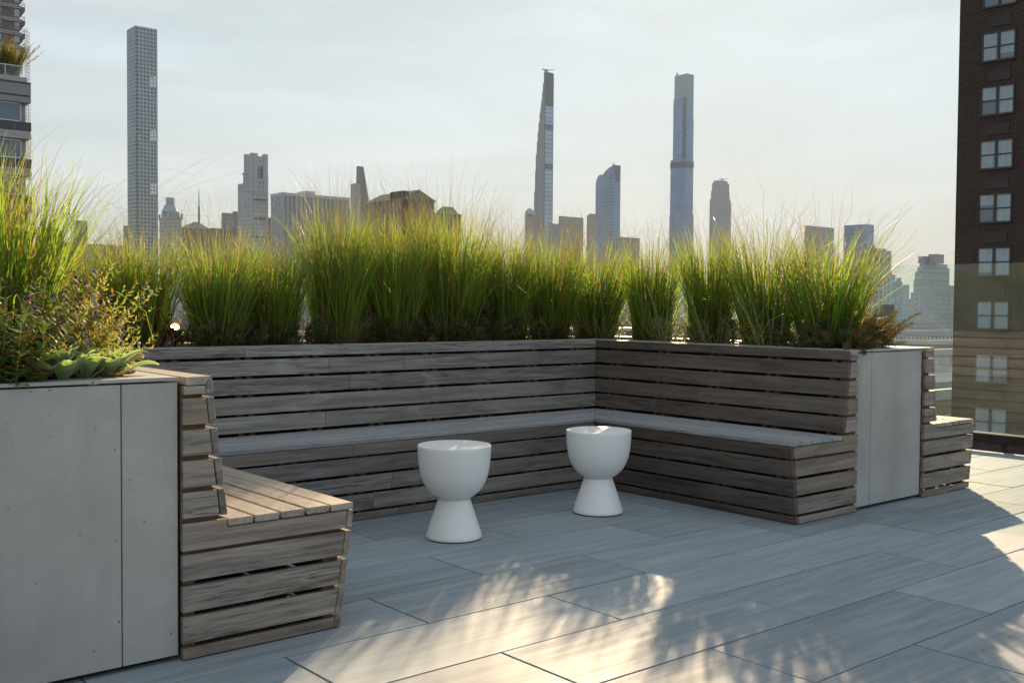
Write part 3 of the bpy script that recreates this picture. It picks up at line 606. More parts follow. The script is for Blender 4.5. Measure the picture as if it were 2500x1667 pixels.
def aster(loc, lab, seed, n_, h_, sc=1.0, mat=ASTER, mix=True):
    d, tips = stems(n_, .12, h_, .42, .054, .0165, .0155, seed, curve=.25, whorl=2, lang=.95, droop=.5, start=.05, taper=.45, stem_w=.004)
    t = plant('aster_plant', lab, 'flowering plant', loc, d, mat, 'asters in the left planter arm')
    random.shuffle(tips); [flowers(t, [q], PURPLE, .014) for q in tips[:4]]; flowers(t, tips[4:len(tips)//2], BUD, .007, 'seed_head')['kind'] = 'stuff'; return t
aster((.93, 3.62, SOIL), 'dense dark green aster with a purple flower at the left picture edge', 201, 52, .36)
aster((1.00, 3.80, SOIL), 'green leafy aster behind the dark one at the left edge', 202, 46, .38)
aster((1.10, 3.92, SOIL), 'dry brown aster topped with small purple flowers', 203, 34, .38, mat=DRYSTEM)
aster((.86, 3.50, SOIL), 'low leafy aster hiding the left end of the planter cap', 204, 46, .26)
def catmint(loc, lab, seed, n_, h_, bias, lean):
    d, tips = stems(n_, .08, h_, lean, .048, .0145, .017, seed, curve=.12, bias=bias, whorl=2, lang=1.05, droop=-.35, start=.10, taper=.72, stem_w=.0042)
    t = plant('bluebeard_plant', lab, 'flowering plant', loc, d, CARY, 'arching silver-leaved plants in the left planter arm')
    pts = [p+np.array([random.uniform(-.006, .006), random.uniform(-.006, .006), -random.uniform(0, .05)]) for p in tips[::2] for _ in range(3)]
    flowers(t, pts[:len(pts)//3], LILAC, .006, 'floret')['kind'] = 'stuff'; return t
catmint((1.10, 3.74, SOIL), 'long silvery flower sprays arching right above the lamb ears', 211, 16, .47, .0, .62)
catmint((1.17, 3.66, SOIL), 'low yellow-green sprays spilling towards the planter cap', 212, 30, .26, .15, .75)
catmint((1.09, 3.62, SOIL), 'short bushy sprays in the middle of the left planting', 213, 30, .24, .5, .5)
def m_lamb():
    a = Mt('woolly_leaf'); e = a.at('t', 'Fac'); r = a.at('rnd', 'Fac'); n = a.noise(a.obj(), 60, 4, .6)
    c = a.mix(r, (.15, .22, .08), (.24, .32, .11)); c = a.mix(a.mr(n, .4, .7, 0, .35), c, (.30, .34, .22)); c = a.mix(a.mr(e, .80, 1.0, 0, .85), c, (.50, .53, .40))
    c = a.mix(a.mr(a.ma('FRACT', a.ma('MULTIPLY', r, 9.1)), .86, .9, 0, .8), c, (.26, .17, .09))
    df = a.n('ShaderNodeBsdfPrincipled'); a.setin(df.inputs['Base Color'], c); df.inputs['Roughness'].default_value = .8; df.inputs['Sheen Weight'].default_value = .6; df.inputs['Sheen Roughness'].default_value = .4
    b = a.n('ShaderNodeBump'); a.setin(b.inputs['Height'], a.noise(a.obj(), 120, 3, .6)); b.inputs['Strength'].default_value = .4; b.inputs['Distance'].default_value = .002; a.nt.links.new(b.outputs[0], df.inputs['Normal'])
    tr = a.n('ShaderNodeBsdfTranslucent'); a.setin(tr.inputs[0], a.mix(1, c, (1.5, 1.6, .8), 'MULTIPLY')); ms = a.n('ShaderNodeMixShader'); ms.inputs[0].default_value = .5
    a.nt.links.new(df.outputs[0], ms.inputs[1]); a.nt.links.new(tr.outputs[0], ms.inputs[2]); return a.fin(ms.outputs[0])
LAMB = m_lamb()
def rosette(loc, lab, seed, n=11, size=.10):
    g = np.random.default_rng(seed); V, Fq, rr, tt = [], [], [], []; NU, NV = 9, 6
    for i in range(n):
        ps = i*2.4+g.normal(0, .2); inner = i/n; el = (.62+.78*inner)*g.uniform(.8, 1.2); Ln = size*(1.15-.45*inner)*g.uniform(.85, 1.15); Wd = Ln*.46*g.uniform(.9, 1.15)
        bend = (.75-.35*inner)*g.uniform(.3, 1.6); rv = g.uniform(); o = len(V); p = np.array([.008*cos(ps), .008*sin(ps), 0.012*inner]); side = np.array([-sin(ps), cos(ps), 0])
        tw = g.normal(0, .25)
        for a in range(NU):
            s = a/(NU-1); an = el-bend*s*s; d = np.array([cos(an)*cos(ps), cos(an)*sin(ps), sin(an)])
            if a: p = p+d*Ln/(NU-1)
            nr = np.array([-sin(an)*cos(ps), -sin(an)*sin(ps), cos(an)]); wdt = Wd*(max(0.0, math.sin(pi*min(1, s**.75*.97+.02)))**.62)*(.35+.65*min(1, s*2.2))+.004
            sd = side*cos(tw*s)+nr*sin(tw*s)
            for b in range(NV):
                v = b/(NV-1)*2-1; cupz = (abs(v)**1.6)*wdt*.26+random.uniform(-.0006, .0006); V.append(p+sd*v*wdt/2+nr*cupz); rr.append(rv); tt.append(max(abs(v), s*.97 if s > .9 else 0))
        for a in range(NU-1):
            for b in range(NV-1): q = o+a*NV+b; Fq.append((q, q+1, q+NV+1, q+NV))
    return plant('lamb_ear_plant', lab, 'plant', loc, (np.array(V), np.array(Fq, dtype=np.int32), np.array(rr), np.array(tt)), LAMB, "woolly-leaved rosettes along the left planter cap", 'leaves')
rosette((1.035, 3.475, .945), 'woolly rosette nearest the left picture edge, leaning over the cap', 1, 13, .140)
rosette((1.115, 3.50, .945), 'woolly rosette second from the left along the cap', 2, 12, .125)
rosette((1.19, 3.515, .945), 'woolly rosette with broad pale leaves right of the middle', 3, 12, .135)
rosette((1.245, 3.575, .945), 'woolly rosette furthest right, reaching out to the bench', 4, 11, .11)
rosette((1.10, 3.60, .965), 'raised woolly rosette below the yellow-green sprays', 5, 11, .125)
rosette((1.17, 3.68, .96), 'small woolly rosette furthest back, half hidden by sprays', 6, 10, .10)
rosette((.96, 3.47, .94), 'dark shaded woolly rosette under the leafy aster', 7, 10, .11)
# long stalks out of the tall clump
def arcs(seed, n, L_, ps, le, cu, w_=.0036, cp=1.6):
    g = np.random.default_rng(seed); V, Fq, rr, tt = [], [], [], []
    for i in range(n):
        p = np.array([g.normal(0, .03), g.normal(0, .03), .0]); a0 = ps+g.normal(0, .3); l0 = le*g.uniform(.6, 1.3); c0 = cu*g.uniform(.5, 1.5); LL = L_*g.uniform(.75, 1.1); S = 16; sd = np.array([-sin(a0), cos(a0), 0])*.5+np.array([0, 0, .5]); o = len(V); rv = g.uniform()
        for k in range(S+1):
            s = k/S; an = l0+c0*s**cp; d = np.array([sin(an)*cos(a0), sin(an)*sin(a0), cos(an)])
            if k: p = p+d*LL/S
            w2 = w_*(1-.75*s); V += [p-sd*w2/2, p+sd*w2/2]; rr += [rv, rv]; tt += [s, s]
        Fq += [(o+2*k, o+2*k+1, o+2*k+3, o+2*k+2) for k in range(S)]
    return np.array(V), np.array(Fq, dtype=np.int32), np.array(rr), np.array(tt)
ST = m_leaf('arching_stalk', (.17, .13, .04), (.22, .16, .055), (.18, .12, .06), trans=.35)
plant('grass_clump', 'loose tan stalks arching right from the tall left grass', 'ornamental grass', (1.10, 3.98, SOIL+.1), cat_([arcs(5, 16, 1.0, -.45, .42, .85), arcs(6, 7, 1.05, -.5, .30, 2.6, .003, 3.0)]), ST, part='stalks')
X, Y = px(1930, -5.86)
plant('grass_clump', 'few long stalks leaning right from the last dense clump', 'ornamental grass', (X, Y, SOIL), cat_([arcs(15, 12, .95, -.75, .55, .55, .003), arcs(16, 6, .95, -.7, .75, 1.0, .0025, 2.5)]), ST, part='stalks')
# dry fallen leaves on the cap
lf = m_leaf('dry_leaf', (.28, .17, .08), (.36, .24, .13), (.3, .2, .1), trans=.3)
for i, (x, y, rz, s) in enumerate([(1.262, 3.50, .3, .05), (1.20, 3.455, -.4, .045)]):
    V, Fq = [], []
    for a in range(6):
        u_ = a/5; wdt = .3*sin(pi*min(.98, u_+.03))
        for b in (-1, 0, 1): V.append((s*(u_-.5), s*b*wdt, .004+s*(.18*abs(b)+.35*(u_-.45)**2)))
    for a in range(5):
        for b in range(2): q = a*3+b; Fq.append((q, q+1, q+4, q+3))
    o = link('fallen_leaf', mesh_np('fallen_leaf', np.array(V), np.array(Fq, dtype=np.int32), [random.random()]*18, [.2]*18, lf)); o.location = (x, y, .957); o.rotation_euler.z = rz
    tag(o, ['curled dry leaf on the pale cap at the right of the rosettes', 'curled dry leaf on the cap under the broad rosette'][i], 'leaf', 'dry leaves on the planter cap')

# ------------------------------------------------------------------ garden spotlights
def spot(x, y, az, lit, label, h=.10):
    t = thing('garden_spotlight', label, 'lamp', (x, y, SOIL), 'garden spotlights in the planter')
    m = MB(); m.box(x-.045, x+.045, y-.045, y+.045, SOIL, SOIL+.03); m.build('base', M['dark'], t, bevel=.004)
    m = MB(); m.bar((x, y, SOIL+.03), (x, y, SOIL+h), .018); m.lathe([(.022, h-.012), (.022, h+.012)], 14, (x, y, SOIL)); m.build('knuckle', M['dark'], t)
    d = Vector((cos(az)*.8, sin(az)*.8, .6)).normalized(); c = Vector((x, y, SOIL+h+.02)); a = d.orthogonal().normalized(); b = d.cross(a)
    def tube(prof, name, mat):
        mb = MB(); n = 24; o = 0
        for r, s in prof:
            for i in range(n): th = 2*pi*i/n; mb.v.append(tuple(c+d*s+a*r*cos(th)+b*r*sin(th))); mb.bc.append((0, 0, 0)); mb.wc.append((0, 0, 0)); mb.r.append(.5)
        for k in range(len(prof)-1):
            for i in range(n): j = (i+1) % n; mb.f.append((k*n+i, k*n+j, (k+1)*n+j, (k+1)*n+i))
        mb.f.append(tuple(range(n))[::-1])
        if name == 'lens': mb.f.append(tuple((len(prof)-1)*n+i for i in range(n)))
        return mb.build(name, mat, t, smooth=False)
    tube([(.017, -.045), (.029, -.03), (.029, .035), (.025, .035), (.025, .02)], 'housing', M['dark'])
    tube([(.0235, .012), (.024, .022)], 'lens', M['lit'] if lit else M['lens'])
    if lit:
        l = bpy.data.lights.new('spotlight_beam', 'SPOT'); l.energy = .4; l.spot_size = R(80); l.color = (1, .62, .3); l.shadow_soft_size = .02
        lo = bpy.data.objects.new('spotlight_beam', l); COL.objects.link(lo); lo.parent = t; lo.location = tuple(np.array(c+d*.045)-np.array((x, y, SOIL))); lo.rotation_euler = (-d).to_track_quat('Z', 'Y').to_euler()
X, Y = px(400, 5.77); spot(X, Y, -1.75, True, 'lit garden spotlight glowing warm between the left grass clumps', .105)
X, Y = px(1683, -5.86); spot(X, Y, .6, False, 'dark unlit garden spotlight on a stalk in the right planter arm', .13)

# ------------------------------------------------------------------ city
GZ = -60.0
def foot(xl, xc, xr, D, dy=24.0, dx=24.0):
    P = at(xc, 750, D)
    if xl < xc: r_ = ray(xl, 750); wy = r_[1]*P[0]/r_[0]-P[1]
    else: wy = dy
    if xr > xc: r_ = ray(xr, 750); wx = r_[0]*P[1]/r_[1]-P[0]
    else: wx = dx
    return float(P[0]), float(P[1]), float(abs(wx)), float(abs(wy))
def tower(name, label, D, segs, mat, group=None, parts=()):
    """segs: (xl, xc, xr, ytop, ybot|None) photo columns of left edge / near corner / right edge, photo heights; real box at depth D"""
    x, y, wx, wy = foot(segs[0][0], segs[0][1], segs[0][2], D); t = thing(name, label, 'building', (x+wx/2, y+wy/2, GZ), group)
    mb = MB(); info = []
    for i, s in enumerate(segs):
        xl, xc, xr, yt, yb = s[:5]; a, b, c, d = foot(xl, xc, xr, D); z1 = zat(xc, yt, D); z0 = GZ if yb is None else zat(xc, yb, D)
        mb.wbox(a, a+c, b, b+d, z0, z1); info.append((a, b, c, d, z0, z1))
    mb.build('walls', mat, t); return t, info
def crane(t, x, y, z, s, ang=.4):
    m = MB(); p = Vector((x, y, z)); m.bar(p, p+Vector((0, 0, s*.5)), s*.16); m.box(x-s*.3, x+s*.3, y-s*.2, y+s*.2, z+s*.3, z+s*.55)
    d = Vector((cos(ang), sin(ang)*-1, 0)); m.bar(p+Vector((0, 0, s*.45)), p+d*s*1.6+Vector((0, 0, s*.75)), s*.1); m.bar(p+Vector((0, 0, s*.45)), p-d*s*.9+Vector((0, 0, s*.55)), s*.18)
    m.build('roof_crane', M['mast'], t)
FC = lambda *a, **k: m_facade(*a, **k)
f_stone = FC('limestone_facade', (.24, .25, .26), (.10, .11, .12), 3.2, 3.6, (.3, .72), (.3, .75))
f_stone2 = FC('pale_stone_facade', (.29, .31, .32), (.08, .09, .11), 2.6, 3.3, (.28, .72), (.25, .7))
f_brown = FC('brown_brick_facade', (.17, .135, .12), (.05, .06, .06), 3.0, 3.4, (.3, .7), (.25, .7))
f_glass = FC('blue_glass_facade', (.13, .20, .29), (.055, .12, .22), 3.6, 5.2, (.05, .97), (.10, .97), .3, .1, .35)
f_glass2 = FC('teal_glass_facade', (.13, .21, .24), (.10, .145, .16), 3.0, 3.7, (.08, .92), (.30, .95), .4, .12, .5)
f_office = FC('grey_office_facade', (.25, .27, .29), (.07, .075, .085), 4.2, 400, (.38, 1.0), (0, 1), .7, .2, .2)
f_grey = FC('grey_slab_facade', (.22, .22, .23), (.09, .10, .12), 3.0, 3.3, (.2, .8), (.35, .8))
f_terra = FC('terracotta_facade', (.155, .16, .175), (.12, .13, .14), 1.4, 4.2, (.4, .8), (.1, .95), .6, .25, .3)
f_tan = FC('tan_facade', (.28, .26, .23), (.10, .11, .12), 3.4, 3.5, (.25, .75), (.3, .75))

# slender gridded concrete tower
D0 = 1270.0; x, y, wx, wy = foot(312.7, 333.7, 386.5, D0); zt = zat(333.7, 69, D0)
t = thing('gridded_tower', 'very tall slender concrete tower with a square window grid, left of the picture', 'building', (x+wx/2, y+wy/2, GZ))
W_ = (wx+wy)/2; x1, y1 = x+wx, y+wy; fl = 4.66; nfl = int((zt-GZ)/fl)
mech = [int((zt-zat(333.7, q, D0))/fl) for q in (196, 325, 454)]
mf = MB(); cw = 1.25
for i in range(7):
    ux = x+(wx-cw)*i/6; uy = y+(wy-cw)*i/6
    mf.box(ux, ux+cw, y, y+1.2, GZ, zt); mf.box(ux, ux+cw, y1-.5, y1, GZ, zt); mf.box(x+.01, x+1.2, uy, uy+cw, GZ, zt-.01); mf.box(x1-.5, x1-.01, uy, uy+cw, GZ, zt-.01)
for k in range(nfl+1):
    z = zt-k*fl; hb = .75
    mf.box(x+.04, x1-.04, y+.03, y+1.0, z-hb*2, z)
    if any(q-1 <= k <= q+2 for q in mech): mf.box(x+.04, x+1.0, y+.03, y1-.03, z-hb*2, z-.002); continue
    mf.box(x+.04, x1-.04, y1-1.0, y1-.03, z-hb*2, z); mf.box(x+.04, x+1.0, y+.03, y1-.03, z-hb*2, z-.002); mf.box(x1-1.0, x1-.04, y+.03, y1-.03, z-hb*2, z-.002)
mf.build('frame', M['tframe'], t)
mg = MB(); zc = zt-1.5; brk = sorted(mech)+[10**6]
for b_ in brk:
    z0 = max(GZ, zt-(b_-1)*fl-.2); mg.box(x+1.3, x1-1.3, y+1.3, y1-1.3, z0, zc); zc = zt-(b_+2)*fl-1.3
    if b_ < 10**6: mg.box(x+wx*.2, x1-wx*.24, y+wy*.2, y1-wy*.24, zc, z0)
mg.build('glazing', FC('tower_glazing', (.03, .06, .08), (.03, .065, .09), wx/6, fl, (0, 1), (0, 1), .1, .08, .9), t)

# thin stepped tower
D1 = 1650.0
st = [(1322.9, 180, 207), (1320.6, 207, 227), (1318.8, 227, 246), (1317.2, 246, 260), (1315.3, 260, 276), (1313.3, 276, 299), (1311, 299, 322), (1309, 322, 346), (1307.2, 346, 376), (1305, 376, 415), (1303.6, 415, 467), (1301.6, 467, None)]
x, y, wx, wy = foot(1301.6, 1326.2, 1347.0, D1); zt = zat(1326, 180, D1)
t = thing('stepped_tower', 'thinnest tower, its left side stepping back to a dark unfinished crown', 'building', (x+wx/2, y+wy/2, GZ))
m = MB(); mgl = MB(); mcr = MB(); zcr = zat(1326, 262, D1)
for xl, yt, yb in st:
    a, b, c, d = foot(xl, 1326.2, 1347.0, D1); z1 = zat(1326, yt, D1); z0 = GZ if yb is None else zat(1326, yb, D1)
    m.wbox(a, a+c, b+1.2, b+d, z0, min(z1, 1e9))
m.build('walls', f_terra, t)
mgl.wbox(x+1.0, x+wx-.6, y, y+1.15, GZ, zcr); g_ = mgl.build('glass_front', FC('front_glass', (.05, .06, .075), (.17, .26, .36), 40, 4.3*1.6, (0, 1), (.12, 1), .2, .1, .25), t)
for q in (305, 400):
    zb = zat(1326, q, D1); mm_ = MB(); mm_.box(x+1.2, x+wx-.8, y-.35, y+.5, zb-9, zb); mm_.build('louvre_band', M['dgrey'], t)
for i in range(8):
    fx = x+.4+(wx-1.0)*i/7; mcr.box(fx, fx+.5, y-.3, y+.3, zcr, zt-2)
for k in range(22):
    zb = zcr+(zt-zcr-3)*k/21; mcr.box(x+.4, x+wx-.6, y-.2, y+.2, zb, zb+(1.6 if k % 3 else 3.2))
mcr.box(x, x+.8, y-.3, y+.9, GZ, zt+2); mcr.box(x+wx-.8, x+wx, y-.3, y+.9, GZ, zt-4); mcr.build('crown_frame', M['dgrey'], t)
crane(t, x+wx*.4, y+5, zt, 9, .2)

# tall glass tower
D2 = 1900.0
t, inf = tower('glass_supertall', 'second tallest tower, blue glass with a plain grey crown, right of centre', D2,
    [(1631.7, 1668, 1690.5, 523, None), (1632.8, 1668, 1688.4, 388.7, 523), (1637.9, 1670, 1687.6, 290, 388.7), (1637.9, 1670, 1686.6, 241, 290)], f_glass)
a, b, c, d = foot(1639.8, 1670, 1686.4, D2); m = MB(); zb, z1 = zat(1670, 241, D2), zat(1670, 184, D2); m.wbox(a, a+c, b, b+d, zb, z1)
m.build('crown', FC('crown_fins', (.20, .225, .25), (.13, .15, .17), 2.4, 500, (.4, .9), (0, 1), .5, .3, .1), t)
a, b, c, d = foot(1632.8, 1668, 1688.4, D2); m = MB(); m.wbox(a-.5, a+c+.5, b-.5, b+d+.5, zat(1670, 410, D2), zat(1670, 395, D2)); m.build('mechanical_band', M['dgrey'], t)
m = MB(); xx, yy_, cc, dd = foot(1631.7, 1670, 1690, D2); m.box(xx-.8, xx-.3, yy_+1, yy_+9, zat(1670, 523, D2), zat(1670, 241, D2)); m.build('dark_recess', M['dgrey'], t)
crane(t, inf[3][0]+3, inf[3][1]+26, z1, 7, 2.6)

# curved-top glass tower
D3 = 1650.0; x, y, wx, wy = foot(1450.7, 1494.3, 1511.5, D3)
t = thing('curved_glass_tower', 'blue glass tower with a rounded sloping top between the two tallest needles', 'building', (x+wx/2, y+wy/2, GZ))
def prof_tower(pts, xa, xb):
    """extrude an outline drawn on the left (-X) face: pts = (photo column, photo height)"""
    q = []
    for cx_, cy_ in pts:
        r_ = ray(cx_, 750); k = x/r_[0]; yy_ = float(r_[1]*k); q.append((yy_, zat(cx_, cy_, k)))
    m = MB(); m.prism([(xa, a_, b_) for a_, b_ in q], [(xb, a_, b_) for a_, b_ in q]); return m, q
outl = [(1494.3, 1000), (1494.3, 404), (1490, 407), (1482, 412.5), (1475, 419), (1469, 426.5), (1466.5, 430), (1466, 431)]
m, q = prof_tower(outl+[(1466, 1000)], x, x+wx)
def zwc(m):
    m.wc = [((v[0]-x)+(v[1]-y), v[2]+60, 0) for v in m.v]
zwc(m); m.build('tall_half', f_glass, t)
m, q = prof_tower([(1466.3, 1000), (1466.3, 430.5), (1464, 428), (1460, 428), (1456.5, 432), (1453, 438.5), (1451.2, 446), (1450.7, 455), (1450.7, 1000)], x+.5, x+wx*.9); zwc(m); m.build('low_half', f_glass, t)
m = MB(); zz0, zz1 = zat(1494, 445, D3), zat(1494, 405, D3); m.prism([(x+wx*.30, y-.4, zz0), (x+wx*.72, y-.4, zz0), (x+wx*.72, y+.3, zz0), (x+wx*.30, y+.3, zz0)], [(x+.4, y-.4, zz1), (x+wx-.2, y-.4, zz1), (x+wx-.2, y+.3, zz1), (x+.4, y+.3, zz1)]); m.build('crown_screen', M['dgrey'], t)
crane(t, x+2, y+3, zat(1494, 405, D3), 5, 2.0)

# other skyline buildings
D4 = 1800.0
t, inf = tower('limestone_tower', 'beige stone tower with a stepped crown right of the tall glass tower', D4,
    [(1729, 1752, 1781.5, 494, None), (1729, 1752, 1780, 485.5, 494), (1731.9, 1752, 1777.3, 466, 486), (1734, 1752, 1776, 447.6, 466), (1737.5, 1752, 1771.7, 441.4, 448)], f_stone)
crane(t, inf[4][0]+16, inf[4][1]+6, inf[4][5], 7, .3)
t, inf = tower('stone_apartment_tower', 'weathered stone apartment tower with a crowned top left of the pinstriped slab', 820.0,
    [(581, 615, 655, 445, None), (596, 615, 655, 423, 446), (596.5, 615, 654, 382, 424)], f_stone2)
a, b, c, d, z0, z1 = inf[2]; m = MB(); s = 3.2
for (px_, py_) in ((a, b), (a+c-s, b), (a, b+d-s), (a+c*.12, b-.3)): m.box(px_-.3, px_+s, py_-.3, py_+s, z1-28, z1+2.2)
m.build('corner_pier', M['lgrey'] if False else f_stone2, t)
m = MB()
for k in (.28, .52, .78): m.box(a+c*k, a+c*k+2.2, b-.15, b+.5, z1-17, z1-8)
m.build('tall_opening', M['dgrey'], t)
m = MB(); zb = zat(615, 445, 820)
for k in range(6):
    m.box(inf[0][0]+inf[0][2]*.12, inf[0][0]+inf[0][2]*.86, b-1.1, b-.2, zb-14-k*14.5, zb-13.2-k*14.5)
m.build('balcony_row', M['dgrey'], t)
a0, b0, c0, d0 = inf[0][:4]; m = MB(); zz = zat(590, 446, 820); m.wbox(a0+1, a0+6, b0+d0*.35, b0+d0*.7, zz, zz+7.5); m.build('glass_pavilion', f_glass2, t)
m = MB(); m.prism([(a0, b0+d0*.3, zz+7.5), (a0+7, b0+d0*.3, zz+7.5), (a0+7, b0+d0*.75, zz+7.5), (a0, b0+d0*.75, zz+7.5)], [(a0+2.5, b0+d0*.45, zz+11), (a0+4, b0+d0*.45, zz+11), (a0+4, b0+d0*.6, zz+11), (a0+2.5, b0+d0*.6, zz+11)]); m.build('pavilion_roof', M['dgrey'], t)

t, inf = tower('octagonal_top_tower', 'stone tower with a narrowing octagonal top right of the gridded tower', 900.0, [(390, 412, 444, 529, None), (395, 414, 439, 517, 530)], f_stone2)
a, b, c, d, z0, z1 = inf[1]; m = MB(); n8 = 8; cx_, cy_ = a+c/2, b+d/2
def oc(r, z): return [(cx_+r*cos(pi/8+i*pi/4), cy_+r*sin(pi/8+i*pi/4), z) for i in range(8)]
r1 = 7.6; m.prism(oc(r1, z1-.1), oc(r1*.62, z1+6.4)); m.prism(oc(r1*.5, z1+6.4), oc(r1*.5, z1+12.5)); m.build('octagonal_top', M['tframe'], t)
m = MB()
for (u_, v_) in ((inf[0][0], inf[0][1]), (inf[0][0]+inf[0][2], inf[0][1]), (inf[0][0], inf[0][1]+inf[0][3])): m.box(u_-.5, u_+.9, v_-.5, v_+.9, inf[0][5]-2, inf[0][5]+3)
m.build('pinnacle', f_stone2, t)

a = at(486, 545, 1500); t = thing('antenna_spire', 'lone needle-like antenna spire left of the crowned stone tower', 'mast', (a[0], a[1], GZ))
z0, zm, z1 = GZ, zat(486, 505, 1500), zat(486, 462, 1500); m = MB()
m.prism([(a[0]+r*cos(k*pi/3), a[1]+r*sin(k*pi/3), z0) for k in range(6) for r in (2.6,)], [(a[0]+1.7*cos(k*pi/3), a[1]+1.7*sin(k*pi/3), zm) for k in range(6)]); m.prism([(a[0]+1.1*cos(k*pi/3), a[1]+1.1*sin(k*pi/3), zm) for k in range(6)], [(a[0]+.3*cos(k*pi/3), a[1]+.3*sin(k*pi/3), z1) for k in range(6)])
m.build('shaft', M['mast'], t)

def gable(name, lab, xl, xc, xr, yeave, yridge, D, wallm, roofm, along='x', inset=0.0):
    x, y, wx, wy = foot(xl, xc, xr, D, dy=28); ze, zr = zat(xc, yeave, D), zat(xc, yridge, D)
    t = thing(name, lab, 'building', (x+wx/2, y+wy/2, GZ)); m = MB(); m.wbox(x, x+wx, y, y+wy, GZ, ze); m.build('walls', wallm, t)
    m = MB(); o = .7
    if along == 'x': m.prism([(x-o+0, y-o, ze), (x-o, y+wy+o, ze), (x-o+inset, y+wy/2, zr)], [(x+wx+o, y-o, ze), (x+wx+o, y+wy+o, ze), (x+wx+o-inset, y+wy/2, zr)])
    else: m.prism([(x-o, y-o, ze), (x+wx/2, y-o+inset, zr), (x+wx+o, y-o, ze)], [(x-o, y+wy+o, ze), (x+wx/2, y+wy+o-inset, zr), (x+wx+o, y+wy+o, ze)])
    m.build('roof', roofm, t); return t, (x, y, wx, wy, ze, zr)
gable('green_roof_building', 'brick building with a pale green hipped roof below the antenna spire', 444, 446, 512, 557, 540.5, 700.0, f_brown, M['greenroof'], 'x', 9)
tower('brick_block', 'low red brown brick block left of the crowned stone tower', 660.0, [(512, 514, 581, 557, None)], f_brown)
tower('balustraded_block', 'grey flat-topped block with a roof balustrade left of the crowned stone tower', 860.0, [(541, 545, 583, 520, None), (568, 571, 583, 516.5, 521)], f_grey)
tower('narrow_block', 'narrow dark block squeezed left of the pinstriped slab', 950.0, [(653, 655, 662, 532, None)], f_brown)
t, inf = tower('pinstripe_slab', 'wide pinstriped grey office slab behind the left grasses', 900.0, [(661, 690, 853, 478, None)], f_office)
a, b, c, d, z0, z1 = inf[0]; m = MB(); m.box(a-.3, a+c+.3, b-.3, b+d+.3, z1, z1+2.6); m.build('roof_band', M['lgrey'], t)
m = MB(); m.box(a+c*.36, a+c*.5, b+4, b+d-4, z1+2.6, z1+6); m.build('penthouse', M['lgrey'], t)
# tapering dark tower
D5 = 1500.0; x, y, wx, wy = foot(858, 872, 899.5, D5); t = thing('tapering_tower', 'dark pointed tower tapering to a narrow flat top', 'building', (x+wx/2, y+wy/2, GZ))
m = MB(); zt = zat(872, 407.5, D5); zb = zat(872, 485, D5); xa, ya, wa, da = foot(871, 873.2, 886.6, D5)
m.wbox(x+4, x+wx, y, y+wy*.7, GZ, zb); m.wbox(x+4, x+wx, y, y+wy*.7, zb, zt, top=(xa, xa+wa, ya, ya+4)); m.build('walls', M['dgrey'], t)
m = MB(); m.wbox(x-3, x+5, y-.5, y+wy*.9, GZ, zat(865, 449, D5)); m.build('lower_wing', f_grey, t)
t, g5 = gable('gabled_building', 'brown brick building with a long slate gabled roof and gable end facing right', 893, 980, 1059, 487, 461, 420.0, f_brown, M['roofbrown'], 'y', 0)
x, y, wx, wy, ze, zr = g5; m = MB(); m.wbox(x+wx*.02, x+wx*.2, y-.4, y+9, ze-30, ze+3.4); m.build('shadow_piece', M['sleeve'], t)  # dark box added in place of a shadow on the gabled building
gable('hip_roof_building', 'low building with a green hip roof right of the gabled building', 1058, 1062, 1125, 522, 503, 520.0, f_brown, M['greenroof'], 'x', 12)
t, inf = tower('dome_topped_block', 'small rounded-top block just left of the thin stepped tower', 1400.0, [(1280, 1284, 1303, 524, None)], f_tan)
a, b, c, d, z0, z1 = inf[0]; m = MB(); m.lathe([(c*.5, 0), (c*.46, 3), (c*.34, 6.2), (c*.16, 8.2), (.05, 8.8)], 20, (a+c/2, b+d/2, z1)); m.build('dome', M['tframe'], t)
tower('flat_office_block', 'wide flat brown office block between the stepped and curved towers', 1200.0, [(1362, 1364, 1422.4, 528, None)], f_tan)
tower('setback_block', 'brown block with a chamfered top left of the curved glass tower', 1300.0, [(1430.5, 1437, 1454, 527, None), (1434, 1439, 1453, 522.5, 527.5)], f_tan)
tower('low_block', 'low block barely above the grass left of the flat office block', 1300.0, [(1338, 1341, 1362, 546, None)], f_stone)
tower('low_block', 'low pale block behind the grass below the curved glass tower', 1100.0, [(1478, 1500, 1560, 578, None)], f_stone)
tower('small_block', 'small block tucked against the gridded tower on its left', 1200.0, [(302, 304, 315, 551, None)], f_brown)
tower('brown_tower', 'brown half-clad tower with a crane at the far left', 900.0, [(182.4, 186, 215, 538.7, None)], f_brown)
t, inf = tower('roof_garden_block', 'dark block with a planted roof right of the tall left grass', 420.0, [(88, 92, 152.7, 561, None), (95, 98, 148, 555, 561)], f_grey)
tower('low_block', 'low dark block behind the grass left of the gridded tower', 700.0, [(215, 222, 298, 596, None)], f_brown)
tower('low_block', 'low block joining the roof garden block and the brown tower', 640.0, [(150, 156, 190, 590, None)], f_brown)
a = at(177, 540, 880); t = thing('tower_crane', 'small tower crane with a raised jib beside the brown tower', 'crane', (a[0], a[1], GZ))
zc = zat(177, 534, 880); m = MB()
for dx_ in (-1, 1):
    for dy_ in (-1, 1): m.bar((a[0]+dx_, a[1]+dy_, GZ), (a[0]+dx_, a[1]+dy_, zc), .35)
for k in range(40): zk = GZ+(zc-GZ)*k/40; m.bar((a[0]-1, a[1]-1, zk), (a[0]+1, a[1]+1, zk+3), .25); m.bar((a[0]+1, a[1]-1, zk), (a[0]-1, a[1]+1, zk+3), .25)
m.build('mast', M['mast'], t)
